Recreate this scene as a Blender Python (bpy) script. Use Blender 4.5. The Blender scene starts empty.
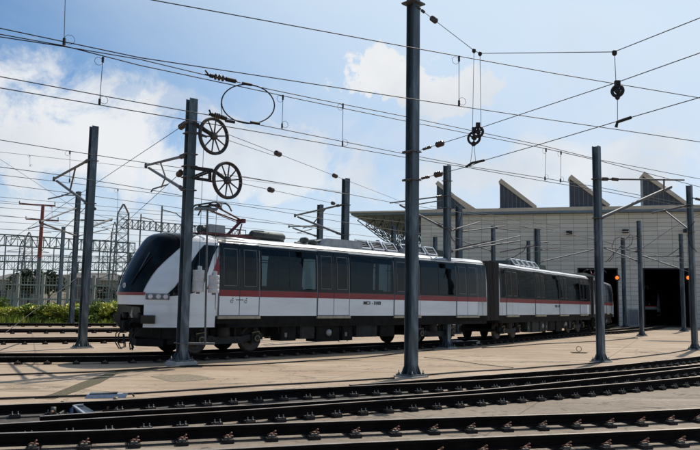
import bpy, math, random
from mathutils import Vector, Matrix
random.seed(7)
R = math.radians
C = bpy.context.scene.collection
S = bpy.context.scene

# ------------------------------------------------------------------ camera, sky, sun, exposure
FPX, PITCH, ROLL, CAMZ = 720.0, math.atan(78.4/720), R(0.9), 1.8
f_ = Vector((0, math.cos(PITCH), math.sin(PITCH)))
r0 = Vector((1, 0, 0)); u0 = r0.cross(f_)
r_ = r0*math.cos(ROLL)+u0*math.sin(ROLL)
u_ = -r0*math.sin(ROLL)+u0*math.cos(ROLL)
CAM = Vector((0, 0, CAMZ))
cd = bpy.data.cameras.new('camera'); cam = bpy.data.objects.new('camera', cd); C.objects.link(cam)
cam.matrix_world = Matrix(((r_.x, u_.x, -f_.x, 0), (r_.y, u_.y, -f_.y, 0), (r_.z, u_.z, -f_.z, CAMZ), (0, 0, 0, 1)))
cd.sensor_width = 36; cd.lens = 36*FPX/700; cd.clip_start = .1; cd.clip_end = 3000
S.camera = cam

SUN_EL, SUN_AZ = R(52), R(31)          # azimuth measured from +Y towards +X
SKY_STRENGTH, SUN_STRENGTH, EXPOSURE = .1, 4.6, 0.0
w = bpy.data.worlds.new('World'); S.world = w; w.use_nodes = True
nt = w.node_tree; nt.nodes.clear()
def N(nt, t, **k):
    n = nt.nodes.new(t)
    for a, b in k.items():
        if a.startswith('i_'):
            n.inputs[a[2:].replace('_', ' ')].default_value = b
        else: setattr(n, a, b)
    return n
def mathn(nt, op, a, b=None, c=None, clamp=False):
    n = nt.nodes.new('ShaderNodeMath'); n.operation = op; n.use_clamp = clamp
    for i, v in enumerate((a, b, c)):
        if v is None: continue
        if isinstance(v, (int, float)): n.inputs[i].default_value = v
        else: nt.links.new(v, n.inputs[i])
    return n.outputs[0]
def vmath(nt, op, a, b=None):
    n = nt.nodes.new('ShaderNodeVectorMath'); n.operation = op
    for i, v in enumerate((a, b)):
        if v is None: continue
        if isinstance(v, (tuple, Vector)): n.inputs[i].default_value = v
        else: nt.links.new(v, n.inputs[i])
    return n.outputs['Value'] if op in ('DOT_PRODUCT', 'LENGTH', 'DISTANCE') else n.outputs['Vector']
def mixc(nt, fac, a, b, mode='MIX'):
    n = nt.nodes.new('ShaderNodeMix'); n.data_type = 'RGBA'; n.blend_type = mode
    for i, v in ((0, fac), (6, a), (7, b)):
        if isinstance(v, (int, float)): n.inputs[i].default_value = v
        elif isinstance(v, tuple): n.inputs[i].default_value = v if len(v) == 4 else v+(1,)
        else: nt.links.new(v, n.inputs[i])
    return n.outputs[2]
def ramp(nt, x, a, b, smooth=True):
    n = nt.nodes.new('ShaderNodeMapRange'); n.interpolation_type = 'SMOOTHSTEP' if smooth else 'LINEAR'
    nt.links.new(x, n.inputs[0]); n.inputs[1].default_value = a; n.inputs[2].default_value = b
    return n.outputs[0]
sky = nt.nodes.new('ShaderNodeTexSky'); sky.sky_type = 'NISHITA'; sky.sun_disc = False
sky.sun_elevation = SUN_EL; sky.sun_rotation = SUN_AZ
sky.altitude = 1500; sky.air_density = 1.0; sky.dust_density = 1.2; sky.ozone_density = 1.6
geo = nt.nodes.new('ShaderNodeTexCoord'); dirv = geo.outputs['Generated']
sep = nt.nodes.new('ShaderNodeSeparateXYZ'); nt.links.new(dirv, sep.inputs[0])
zc = mathn(nt, 'MAXIMUM', sep.outputs[2], .0)
# cloud layer: direction projected on a high sheet
den = mathn(nt, 'ADD', zc, .12)
cx = mathn(nt, 'DIVIDE', sep.outputs[0], den); cy = mathn(nt, 'DIVIDE', sep.outputs[1], den)
comb = nt.nodes.new('ShaderNodeCombineXYZ'); nt.links.new(cx, comb.inputs[0]); nt.links.new(cy, comb.inputs[1])
def noise(nt, vec, scale, detail=6, rough=.55, dist=0, off=None):
    n = nt.nodes.new('ShaderNodeTexNoise'); n.inputs['Scale'].default_value = scale
    n.inputs['Detail'].default_value = detail; n.inputs['Roughness'].default_value = rough
    n.inputs['Distortion'].default_value = dist
    if off is not None: vec = vmath(nt, 'ADD', vec, off)
    if vec is not None: nt.links.new(vec, n.inputs['Vector'])
    return n.outputs['Fac']
def pxdir(px, py): return (f_+r_*((px-350)/FPX)+u_*((225-py)/FPX)).normalized()
thin = ramp(nt, noise(nt, comb.outputs[0], 1.1, 7, .6, .3, (3.1, .7, 0)), .42, .72)
dn = noise(nt, dirv, 12, 9, .64, .35)
def puff(px, py, rx, ry, sharp, amt):
    """a cloud bank centred on a direction of the sky, its border broken by noise"""
    c = pxdir(px, py); ri = Vector((c.y, -c.x, 0)).normalized(); up = ri.cross(c)
    a = mathn(nt, 'DIVIDE', vmath(nt, 'DOT_PRODUCT', dirv, tuple(ri)), rx/FPX)
    b = mathn(nt, 'DIVIDE', vmath(nt, 'DOT_PRODUCT', dirv, tuple(up)), ry/FPX)
    d = mathn(nt, 'SQRT', mathn(nt, 'ADD', mathn(nt, 'MULTIPLY', a, a), mathn(nt, 'MULTIPLY', b, b)))
    d = mathn(nt, 'ADD', d, mathn(nt, 'MULTIPLY', mathn(nt, 'SUBTRACT', dn, .5), -4.2))
    front = mathn(nt, 'GREATER_THAN', vmath(nt, 'DOT_PRODUCT', dirv, tuple(c)), 0)
    return mathn(nt, 'MULTIPLY', mathn(nt, 'MULTIPLY', mathn(nt, 'SUBTRACT', 1, ramp(nt, d, 1-sharp, 1+sharp)), amt), front)
acc = mathn(nt, 'MULTIPLY', thin, .22)
for a in ((395, 80, 54, 26, .14, 1), (455, 90, 48, 22, .22, .9), (60, 138, 160, 48, .5, .95), (210, 170, 200, 44, .6, .85), (560, 175, 180, 28, .8, .9), (40, 250, 190, 60, .7, .9), (150, 100, 60, 14, .5, .5),
          (330, 150, 190, 45, 1, .4), (480, 190, 220, 40, 1, .6), (600, 130, 150, 60, 1, .3)):
    acc = mathn(nt, 'MAXIMUM', acc, puff(*a))
hz_ = mathn(nt, 'SUBTRACT', 1, ramp(nt, zc, .0, .30))
acc = mathn(nt, 'MAXIMUM', acc, mathn(nt, 'MULTIPLY', hz_, .85))
# high thin veil brightening towards the sun side
sd = Vector((math.sin(SUN_AZ)*math.cos(SUN_EL), math.cos(SUN_AZ)*math.cos(SUN_EL), math.sin(SUN_EL)))
veil = mathn(nt, 'MULTIPLY', ramp(nt, vmath(nt, 'DOT_PRODUCT', dirv, tuple(sd)), .52, .86), .92)
csh = noise(nt, dirv, 6, 5, .5, 0, (4, 2, 1))
ccol = mixc(nt, ramp(nt, csh, .3, .7), (6.7, 7.1, 7.7, 1), (8.7, 8.85, 9.0, 1))
skyc = mixc(nt, veil, mixc(nt, 1.0, sky.outputs[0], (.72, 1.02, 1.16, 1), 'MULTIPLY'), (6.9, 8.2, 9.5, 1))
skym = mixc(nt, acc, skyc, ccol)
bg = nt.nodes.new('ShaderNodeBackground'); bg.inputs[1].default_value = SKY_STRENGTH
out = nt.nodes.new('ShaderNodeOutputWorld')
nt.links.new(skym, bg.inputs[0]); nt.links.new(bg.outputs[0], out.inputs[0])
ld = bpy.data.lights.new('sun', 'SUN'); lo = bpy.data.objects.new('sun', ld); C.objects.link(lo)
ld.energy = SUN_STRENGTH; ld.angle = R(.5); ld.color = (1, .93, .82)
lo.rotation_euler = sd.to_track_quat('Z', 'Y').to_euler()
S.view_settings.view_transform = 'Standard'; S.view_settings.look = 'None'
S.view_settings.exposure = EXPOSURE; S.view_settings.gamma = 1; S.view_settings.use_curve_mapping = False

# ------------------------------------------------------------------ picture pixel -> place in the world
def ray(px, py): return f_+r_*((px-350)/FPX)+u_*((225-py)/FPX)
def G(px, py, z=0.0):
    d = ray(px, py); t = (z-CAMZ)/d.z
    return CAM+d*t
def atY(px, py, Y):
    d = ray(px, py); return CAM+d*(Y/d.y)
class VPlane:                                   # vertical plane through two ground points
    def __init__(s, a, b):
        s.a = Vector((a[0], a[1], 0)); s.u = Vector((b[0]-a[0], b[1]-a[1], 0)).normalized()
        s.n = Vector((s.u.y, -s.u.x, 0))
    def at(s, px, py):
        d = ray(px, py); t = (s.a-CAM).dot(s.n)/d.dot(s.n); return CAM+d*t
    def uv(s, px, py):
        p = s.at(px, py); return (p-s.a).dot(s.u), p.z

# ------------------------------------------------------------------ materials
def mat(name, col, rough=.6, metal=0, var=.25, scale=6, bump=.0, bscale=40, spec=.5, coat=0, stain=None, stain_amt=.5, sscale=2, stretch=None):
    m = bpy.data.materials.new(name); m.use_nodes = True; nt = m.node_tree
    b = nt.nodes['Principled BSDF']; b.inputs['Roughness'].default_value = rough
    b.inputs['Metallic'].default_value = metal; b.inputs['Specular IOR Level'].default_value = spec
    b.inputs['Coat Weight'].default_value = coat; b.inputs['Coat Roughness'].default_value = .08
    tc = nt.nodes.new('ShaderNodeTexCoord'); v = tc.outputs['Object']
    if stretch:
        mp = nt.nodes.new('ShaderNodeMapping'); mp.inputs['Scale'].default_value = stretch
        nt.links.new(v, mp.inputs[0]); v = mp.outputs[0]
    n = noise(nt, v, scale, 6, .6)
    lo_ = tuple(c*(1-var) for c in col)+(1,); hi = tuple(min(1, c*(1+var)) for c in col)+(1,)
    c = mixc(nt, ramp(nt, n, .3, .7), lo_, hi)
    if stain:
        n2 = noise(nt, v, sscale, 8, .65, .5, (9, 4, 2))
        c = mixc(nt, mathn(nt, 'MULTIPLY', ramp(nt, n2, .48, .68), stain_amt), c, stain+(1,))
    nt.links.new(c, b.inputs['Base Color'])
    if bump:
        bn = nt.nodes.new('ShaderNodeBump'); bn.inputs['Strength'].default_value = bump; bn.inputs['Distance'].default_value = .02
        nt.links.new(noise(nt, v, bscale, 4), bn.inputs['Height']); nt.links.new(bn.outputs[0], b.inputs['Normal'])
    return m
M = {}
M['steel'] = mat('mast_steel', (.06, .084, .098), .5, .3, .25, 3, .05, 30, stain=(.20, .24, .27), stain_amt=.8, sscale=2.2, stretch=(1.5, 1.5, .3))
M['steel_far'] = mat('mast_steel_pale', (.17, .20, .22), .5, .3, .2, 3)
M['galv'] = mat('galvanised_tube', (.10, .105, .11), .6, .3, .2, 8)
M['dark'] = mat('dark_iron', (.016, .015, .015), .6, .2, .3, 12)
M['insul'] = mat('insulator_brown', (.05, .03, .025), .3, 0, .3, 10)
M['wheel'] = mat('tension_wheel_iron', (.060, .054, .050), .6, .4, .35, 9)
M['wire'] = mat('wire_copper', (.03, .027, .028), .6, .5, .2, 3)
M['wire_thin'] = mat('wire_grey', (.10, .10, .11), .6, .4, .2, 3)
M['rail'] = mat('rail_rust', (.009, .0065, .0055), .9, .0, .4, 5, .1, 40, spec=.12)
M['rail_top'] = mat('rail_running_face', (.36, .30, .25), .38, .7, .3, 4, stretch=(1, 1, 1))
M['clip_plate'] = mat('baseplate', (.018, .013, .011), .8, 0, .4, 9, .2, 60)
M['clip_red'] = mat('spring_clip', (.16, .075, .05), .6, .2, .3, 12)
M['clip_pale'] = mat('clip_insulator', (.17, .15, .115), .7, 0, .3, 12)
M['bolt'] = mat('bolt_zinc', (.10, .105, .09), .5, .3, .3, 12)
M['white'] = mat('train_white', (.70, .77, .82), .28, 0, .05, 1.5, coat=.6, stain=(.42, .43, .43), stain_amt=.22, sscale=1.2, stretch=(.4, 1, 2))
M['white_low'] = mat('train_skirt_grey', (.52, .55, .58), .35, 0, .06, 1.5, coat=.4)
M['roofw'] = mat('train_roof', (.66, .68, .70), .34, .1, .1, 2, stain=(.35, .35, .35), stain_amt=.4, sscale=1.5)
M['red'] = mat('train_red', (.20, .004, .010), .4, 0, .08, 2, coat=.15)
M['band'] = mat('train_black', (.004, .005, .006), .15, 0, .1, 2, spec=.32)
M['seam'] = mat('door_edge_grey', (.13, .14, .15), .4, .3, .1, 3)
M['sill'] = mat('door_sill', (.34, .32, .24), .6, .2, .2, 6)
M['under'] = mat('underframe', (.009, .010, .010), .85, .0, .4, 4, .1, 30, spec=.2)
M['under2'] = mat('underframe_box', (.020, .024, .024), .7, .0, .4, 4, spec=.25)
M['rubber'] = mat('bellows_rubber', (.018, .018, .018), .8, 0, .2, 6)
M['tread'] = mat('wheel_tread', (.06, .05, .042), .55, .3, .3, 8)
M['brass'] = mat('brass_bits', (.26, .22, .12), .5, .3, .3, 8)
M['pantored'] = mat('pantograph_red', (.085, .012, .012), .5, .1, .2, 6)
M['ac'] = mat('roof_unit_dark', (.035, .045, .04), .6, .1, .3, 4)
M['acgrey'] = mat('roof_unit_grey', (.30, .31, .32), .5, .2, .2, 4)
M['headlamp'] = mat('headlamp', (.55, .57, .60), .15, .1, .1, 5, coat=.8)
M['text'] = mat('lettering_black', (.012, .012, .014), .5, 0, .1, 5)
M['weight'] = mat('weight_concrete', (.50, .52, .52), .7, .1, .15, 5, .1, 40)
M['beige'] = mat('roof_fascia_beige', (.54, .455, .34), .6, 0, .12, 1.2)
M['louvre'] = mat('skylight_panel', (.05, .055, .065), .5, .1, .2, 1.5)
M['gutter'] = mat('gutter_grey', (.13, .17, .19), .5, .2, .15, 2)
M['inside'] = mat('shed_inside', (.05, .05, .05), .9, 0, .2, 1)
M['concrete_post'] = mat('fence_concrete', (.30, .30, .28), .8, 0, .15, 1.5, .1, 20)
M['mesh'] = mat('fence_wire', (.30, .30, .29), .6, .2, .2, 2)
M['truss'] = mat('gantry_green_grey', (.10, .14, .13), .6, .2, .2, 2)  # distance haze put into the colour, lighter than the bare steel
M['lattice'] = mat('lattice_galvanised', (.16, .165, .165), .6, .3, .2, 2)  # galvanised steel with the haze of distance lightening its colour
M['polered'] = mat('pole_red', (.22, .045, .022), .6, 0, .25, 2)
M['leaf'] = mat('hedge_leaf', (.16, .23, .02), .55, 0, .7, 1.1)
M['leaf2'] = mat('hedge_leaf_pale', (.46, .46, .06), .55, 0, .5, 1.4)
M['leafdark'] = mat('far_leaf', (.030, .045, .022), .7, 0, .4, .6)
M['grass'] = mat('grass_green', (.10, .14, .03), .8, 0, .4, 1.2)
M['bark'] = mat('bark', (.06, .045, .03), .9, 0, .3, 4)
M['metal_blue'] = mat('machine_side_blue', (.16, .29, .47), .35, .2, .1, 4)
M['metal_light'] = mat('machine_lid_grey', (.42, .44, .47), .3, .5, .15, 6)
M['bed'] = mat('greasy_bed', (.035, .028, .022), .8, 0, .6, 7, .4, 40, stain=(.12, .10, .075), stain_amt=.5, sscale=5)
M['dirt'] = mat('dry_ground', (.17, .15, .10), .9, 0, .4, .3)
def stain_mat():
    m = mat('dried_stain', (.24, .185, .13), .85, 0, .25, 5); nt = m.node_tree; b = nt.nodes['Principled BSDF']
    tc = nt.nodes.new('ShaderNodeTexCoord'); nt.links.new(mathn(nt, 'MULTIPLY', ramp(nt, noise(nt, tc.outputs['Object'], 3, 7, .7, .5), .42, .62), .8), b.inputs['Alpha']); return m
M['stain'] = stain_mat()
M['gravel'] = mat('gravel_seam', (.085, .07, .035), .95, 0, .6, 30, .6, 60)
M['patch'] = mat('patch_concrete', (.20, .155, .105), .9, 0, .35, 12, .3, 50)
M['block'] = mat('block_concrete', (.36, .35, .33), .8, 0, .2, 8)
M['far_wall'] = mat('far_building', (.32, .28, .22), .85, 0, .2, .3)
M['far_roof'] = mat('far_building_roof', (.12, .11, .10), .8, 0, .2, .4)

def glass(name, col, rough=.04):
    m = bpy.data.materials.new(name); m.use_nodes = True; nt = m.node_tree
    b = nt.nodes['Principled BSDF']; b.inputs['Base Color'].default_value = col+(1,)
    b.inputs['Roughness'].default_value = rough; b.inputs['Specular IOR Level'].default_value = .24
    tc = nt.nodes.new('ShaderNodeTexCoord')
    bn = nt.nodes.new('ShaderNodeBump'); bn.inputs['Strength'].default_value = .12; bn.inputs['Distance'].default_value = .02
    nt.links.new(noise(nt, tc.outputs['Object'], 1.4, 2), bn.inputs['Height']); nt.links.new(bn.outputs[0], b.inputs['Normal'])
    c = mixc(nt, ramp(nt, noise(nt, tc.outputs['Object'], 1.1, 3, .5), .4, .65), tuple(x*.5 for x in col)+(1,), tuple(x*1.6 for x in col)+(1,))
    nt.links.new(c, b.inputs['Base Color'])
    return m
M['glass'] = glass('train_glass', (.006, .010, .012))
M['screen'] = glass('windscreen_glass', (.006, .009, .011)); M['screen'].node_tree.nodes['Principled BSDF'].inputs['Specular IOR Level'].default_value = .15
M['saloon'] = mat('saloon_grey', (.10, .10, .10), .7, 0, .1, 2)
def tint(name, tr):
    m = bpy.data.materials.new(name); m.use_nodes = True; nt = m.node_tree; nt.nodes.clear()
    o = nt.nodes.new('ShaderNodeOutputMaterial'); mx = nt.nodes.new('ShaderNodeMixShader'); tb = nt.nodes.new('ShaderNodeBsdfTransparent'); gb = nt.nodes.new('ShaderNodeBsdfGlossy')
    tb.inputs[0].default_value = tr+(1,); gb.inputs['Roughness'].default_value = .03; gb.inputs[0].default_value = (.8, .92, 1, 1)
    tc = nt.nodes.new('ShaderNodeTexCoord'); bn = nt.nodes.new('ShaderNodeBump'); bn.inputs['Strength'].default_value = .12; bn.inputs['Distance'].default_value = .02
    nt.links.new(noise(nt, tc.outputs['Object'], 1.4, 2), bn.inputs['Height']); nt.links.new(bn.outputs[0], gb.inputs['Normal'])
    fr = nt.nodes.new('ShaderNodeFresnel'); fr.inputs[0].default_value = 1.33
    nt.links.new(fr.outputs[0], mx.inputs[0]); nt.links.new(tb.outputs[0], mx.inputs[1]); nt.links.new(gb.outputs[0], mx.inputs[2]); nt.links.new(mx.outputs[0], o.inputs[0]); return m
M['tint'] = tint('tinted_window', (.20, .25, .27))
M['seat'] = mat('seat_pale', (.25, .30, .33), .6, 0, .1, 4)

def comb_noise(nt, v):
    n = nt.nodes.new('ShaderNodeTexNoise'); n.inputs['Scale'].default_value = 1.1; n.inputs['Detail'].default_value = 5; nt.links.new(v, n.inputs['Vector']); return n.outputs['Color']
def slab_mat():
    m = bpy.data.materials.new('concrete_slab'); m.use_nodes = True; nt = m.node_tree
    b = nt.nodes['Principled BSDF']; b.inputs['Roughness'].default_value = .85; b.inputs['Specular IOR Level'].default_value = .25
    tc = nt.nodes.new('ShaderNodeTexCoord'); v = tc.outputs['Object']
    mp = nt.nodes.new('ShaderNodeMapping'); mp.inputs['Rotation'].default_value = (0, 0, R(-25)); mp.inputs['Scale'].default_value = (.35, 2.6, 1)
    nt.links.new(v, mp.inputs[0]); vs = mp.outputs[0]
    big = noise(nt, v, .22, 5, .6); streak = noise(nt, vs, .9, 7, .62, .4); fine = noise(nt, v, 9, 6, .7)
    c = mixc(nt, ramp(nt, big, .35, .65), (.33, .24, .165), (.43, .33, .24))
    c = mixc(nt, mathn(nt, 'MULTIPLY', ramp(nt, streak, .44, .70), .7), c, (.19, .14, .095))
    c = mixc(nt, mathn(nt, 'MULTIPLY', ramp(nt, fine, .35, .75), .35), c, (.20, .155, .11))
    # dirtier, greyer strip under and in front of the nearest tracks (oil and brake dust)
    sepx = nt.nodes.new('ShaderNodeSeparateXYZ'); nt.links.new(v, sepx.inputs[0])
    dy = mathn(nt, 'SUBTRACT', sepx.outputs[1], mathn(nt, 'MULTIPLY', sepx.outputs[0], .6))
    near = mathn(nt, 'SUBTRACT', 1, ramp(nt, mathn(nt, 'ADD', dy, mathn(nt, 'MULTIPLY', big, 1.5)), 14.6, 16.4))
    grime = mathn(nt, 'MULTIPLY', near, mathn(nt, 'ADD', .5, mathn(nt, 'MULTIPLY', ramp(nt, fine, .3, .7), .4)))
    c = mixc(nt, grime, c, (.155, .135, .11))
    spots = noise(nt, v, 2.6, 6, .7, 1.0, (2, 6, 0)); c = mixc(nt, mathn(nt, 'MULTIPLY', mathn(nt, 'MULTIPLY', ramp(nt, spots, .55, .68), .75), mathn(nt, 'ADD', .25, near)), c, (.05, .042, .033))
    blot = noise(nt, v, .75, 8, .7, .8, (5, 3, 0)); c = mixc(nt, mathn(nt, 'MULTIPLY', ramp(nt, blot, .53, .70), .65), c, (.155, .115, .08))
    pale = noise(nt, vs, .5, 6, .6, .3, (1, 8, 0)); c = mixc(nt, mathn(nt, 'MULTIPLY', ramp(nt, pale, .55, .72), .4), c, (.47, .41, .33))
    vor = nt.nodes.new('ShaderNodeTexVoronoi'); vor.feature = 'DISTANCE_TO_EDGE'; vor.inputs['Scale'].default_value = .16
    nt.links.new(vmath(nt, 'ADD', v, vmath(nt, 'MULTIPLY', comb_noise(nt, v), (1.6, 1.6, 0))), vor.inputs['Vector'])
    crack = mathn(nt, 'MULTIPLY', mathn(nt, 'LESS_THAN', vor.outputs['Distance'], .0022), .65); c = mixc(nt, crack, c, (.09, .075, .055))
    # casting joints
    for ang, per in ((-25, 5.2), (65, 7.4)):
        mj = nt.nodes.new('ShaderNodeMapping'); mj.inputs['Rotation'].default_value = (0, 0, R(-ang)); nt.links.new(v, mj.inputs[0])
        sj = nt.nodes.new('ShaderNodeSeparateXYZ'); nt.links.new(mj.outputs[0], sj.inputs[0])
        fr = mathn(nt, 'ABSOLUTE', mathn(nt, 'SUBTRACT', mathn(nt, 'FRACT', mathn(nt, 'DIVIDE', sj.outputs[0], per)), .5))
        j = mathn(nt, 'LESS_THAN', fr, .0030)
        c = mixc(nt, mathn(nt, 'MULTIPLY', j, .75), c, (.10, .08, .06))
    nt.links.new(c, b.inputs['Base Color'])
    bn = nt.nodes.new('ShaderNodeBump'); bn.inputs['Strength'].default_value = .35; bn.inputs['Distance'].default_value = .01
    nt.links.new(noise(nt, v, 30, 6, .7), bn.inputs['Height']); nt.links.new(bn.outputs[0], b.inputs['Normal'])
    return m
M['slab'] = slab_mat()

def cladding_mat():
    """pale split-block cladding: courses about 0.6 m, joints about 4.4 m (object x along the wall, z up)"""
    m = bpy.data.materials.new('wall_cladding'); m.use_nodes = True; nt = m.node_tree
    b = nt.nodes['Principled BSDF']; b.inputs['Roughness'].default_value = .75
    tc = nt.nodes.new('ShaderNodeTexCoord'); s = nt.nodes.new('ShaderNodeSeparateXYZ'); nt.links.new(tc.outputs['Object'], s.inputs[0])
    zz = mathn(nt, 'FRACT', mathn(nt, 'DIVIDE', s.outputs[2], .42)); xx = mathn(nt, 'FRACT', mathn(nt, 'DIVIDE', s.outputs[0], 1.3))
    cell = nt.nodes.new('ShaderNodeCombineXYZ')
    nt.links.new(mathn(nt, 'FLOOR', mathn(nt, 'DIVIDE', s.outputs[0], 1.3)), cell.inputs[0]); nt.links.new(mathn(nt, 'FLOOR', mathn(nt, 'DIVIDE', s.outputs[2], .42)), cell.inputs[2])
    wn = nt.nodes.new('ShaderNodeTexWhiteNoise'); wn.noise_dimensions = '3D'; nt.links.new(cell.outputs[0], wn.inputs[0])
    c = mixc(nt, wn.outputs[0], (.58, .54, .44), (.71, .66, .55))
    n2 = noise(nt, tc.outputs['Object'], .35, 6, .6)
    c = mixc(nt, mathn(nt, 'MULTIPLY', ramp(nt, n2, .45, .7), .35), c, (.50, .46, .38))
    jz = mathn(nt, 'LESS_THAN', zz, .13); jx = mathn(nt, 'LESS_THAN', xx, .035)
    c = mixc(nt, mathn(nt, 'MULTIPLY', jz, .6), c, (.22, .21, .20)); c = mixc(nt, mathn(nt, 'MULTIPLY', jx, .6), c, (.13, .125, .12))
    nt.links.new(c, b.inputs['Base Color'])
    bn = nt.nodes.new('ShaderNodeBump'); bn.inputs['Strength'].default_value = .6; bn.inputs['Distance'].default_value = .03
    nt.links.new(mathn(nt, 'SUBTRACT', 1, jz), bn.inputs['Height']); nt.links.new(bn.outputs[0], b.inputs['Normal'])
    return m
M['clad'] = cladding_mat()
def emit(name, col, st):
    m = bpy.data.materials.new(name); m.use_nodes = True; b = m.node_tree.nodes['Principled BSDF']
    b.inputs['Base Color'].default_value = col+(1,); b.inputs['Emission Color'].default_value = col+(1,); b.inputs['Emission Strength'].default_value = st
    return m
M['orange_lamp'] = emit('orange_lamp', (1, .16, .02), 1.6)
M['stripe_glow'] = emit('stripe_glow_red', (.4, .04, .03), .05)  # faint glow given to the parked train's red stripe, which is no lamp
M['tail_white'] = emit('white_lamp', (.8, .8, .75), 1.2)

# ------------------------------------------------------------------ mesh builder
class MB:
    def __init__(s): s.v = []; s.f = []; s.mi = []; s.sm = []; s.ms = []
    def _m(s, m):
        if m not in s.ms: s.ms.append(m)
        return s.ms.index(m)
    def poly(s, vs, fs, m='dark', smooth=False):
        b = len(s.v); s.v += [tuple(v) for v in vs]; k = s._m(m)
        for f in fs: s.f.append(tuple(b+i for i in f)); s.mi.append(k); s.sm.append(smooth)
        return s
    def box(s, c, d, m='dark', rz=0, mat3=None):
        x, y, z = d[0]/2, d[1]/2, d[2]/2; c = Vector(c)
        A = mat3 if mat3 is not None else Matrix.Rotation(rz, 3, 'Z')
        vs = [c+A@Vector((i*x, j*y, k*z)) for i in (-1, 1) for j in (-1, 1) for k in (-1, 1)]
        return s.poly(vs, [(0, 1, 3, 2), (4, 6, 7, 5), (0, 4, 5, 1), (2, 3, 7, 6), (0, 2, 6, 4), (1, 5, 7, 3)], m)
    def beam(s, a, b, wx, wz, m='dark'):
        a, b = Vector(a), Vector(b); d = b-a
        q = d.to_track_quat('X', 'Z').to_matrix()
        return s.box((a+b)/2, (d.length, wx, wz), m, mat3=q)
    def tube(s, pts, r, m='dark', n=8, cap=True, closed=False, r2=None):
        pts = [Vector(p) for p in pts]; rings = []; L = len(pts); nb = None
        for i, p in enumerate(pts):
            if closed: t = pts[(i+1) % L]-pts[i-1]
            else: t = (pts[min(i+1, L-1)]-pts[max(i-1, 0)])
            t.normalize()
            if nb is None:
                nb = t.cross(Vector((0, 0, 1)))
                if nb.length < .02: nb = t.cross(Vector((1, 0, 0)))
            nb = (nb-t*nb.dot(t)).normalized(); bb = t.cross(nb)
            rr = r if r2 is None else r+(r2-r)*i/(L-1)
            rings.append([p+(nb*math.cos(6.28318*k/n)+bb*math.sin(6.28318*k/n))*rr for k in range(n)])
        vs = [q for g in rings for q in g]; fs = []
        for i in range(L if closed else L-1):
            j = (i+1) % L
            for k in range(n):
                k2 = (k+1) % n; fs.append((i*n+k, i*n+k2, j*n+k2, j*n+k))
        s.poly(vs, fs, m, True)
        if cap and not closed: s.poly(rings[0], [tuple(range(n))[::-1]], m); s.poly(rings[-1], [tuple(range(n))], m)
        return s
    def lathe(s, a, axis, prof, m='dark', n=16):
        """prof: (distance along the axis, radius)"""
        a = Vector(a); ax = Vector(axis).normalized(); e1 = ax.cross(Vector((0, 0, 1)))
        if e1.length < .05: e1 = Vector((1, 0, 0))
        e1.normalize(); e2 = ax.cross(e1)
        vs = [a+ax*h+(e1*math.cos(6.28318*k/n)+e2*math.sin(6.28318*k/n))*max(r, .0005) for h, r in prof for k in range(n)]
        fs = [(i*n+k, i*n+(k+1) % n, (i+1)*n+(k+1) % n, (i+1)*n+k) for i in range(len(prof)-1) for k in range(n)]
        fs += [tuple(range(n))[::-1], tuple((len(prof)-1)*n+k for k in range(n))]
        return s.poly(vs, fs, m, True)
    def prism(s, pl, ext, m='dark'):
        """closed outline pl (3-D points) pushed along vector ext"""
        e = Vector(ext); n = len(pl); vs = [Vector(p) for p in pl]+[Vector(p)+e for p in pl]
        fs = [tuple(range(n))[::-1], tuple(range(n, 2*n))]+[(i, (i+1) % n, n+(i+1) % n, n+i) for i in range(n)]
        return s.poly(vs, fs, m)
    def build(s, name, parent=None, off=None, m=None):
        me = bpy.data.meshes.new(name)
        vs = s.v if off is None else [(v[0]-off[0], v[1]-off[1], v[2]-off[2]) for v in s.v]
        me.from_pydata(vs, [], s.f)
        for k in s.ms: me.materials.append(M[k])
        me.polygons.foreach_set('material_index', s.mi); me.polygons.foreach_set('use_smooth', s.sm)
        me.update()
        o = bpy.data.objects.new(name, me); C.objects.link(o)
        if parent is not None: o.parent = parent
        elif off is not None: o.location = off
        return o
def thing(name, label, cat, loc=(0, 0, 0), rz=0, group=None):
    o = bpy.data.objects.new(name, None); C.objects.link(o); o.location = loc; o.rotation_euler = (0, 0, rz)
    o.empty_display_size = .3
    return tag(o, label, cat, group)
def tag(o, label, cat, group=None, kind=None):
    if label: o['label'] = label
    if cat: o['category'] = cat
    if group: o['group'] = group
    if kind: o['kind'] = kind
    return o
def dup(o, parent=None, loc=None, rz=None):
    c = o.copy(); C.objects.link(c)
    if parent is not None: c.parent = parent
    if loc is not None: c.location = loc
    if rz is not None: c.rotation_euler = (0, 0, rz)
    for ch in list(o.children): dup(ch, c)
    return c

# ------------------------------------------------------------------ ground
def sheet(name, pts, z, m, label=None, kind='structure'):
    b = MB(); b.poly([(p[0], p[1], z) for p in pts], [tuple(range(len(pts)))], m)
    o = b.build(name); o['kind'] = kind
    return o
sheet('ground', [(-900, -40), (900, -40), (900, 1500), (-900, 1500)], -.012, 'dirt')
sheet('concrete_yard', [(-60, -20), (90, -20), (90, 90), (2, 90), (-4, 52), (-60, 52)], 0, 'slab')
g0 = sheet('grass_bank', [(-90, 52.01), (-4, 52.01), (2, 90), (-90, 90)], .02, 'grass')
pp = [G(-60, 411), G(60, 409), G(200, 402), G(360, 392), G(430, 388), G(430, 394), G(330, 405), G(200, 413), G(60, 421), G(-60, 430)]
b = MB(); b.poly([(p.x, p.y, .0045) for p in pp], [tuple(range(10))[::-1]], 'bed'); b.build('turnout_bed')['kind'] = 'structure'
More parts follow.
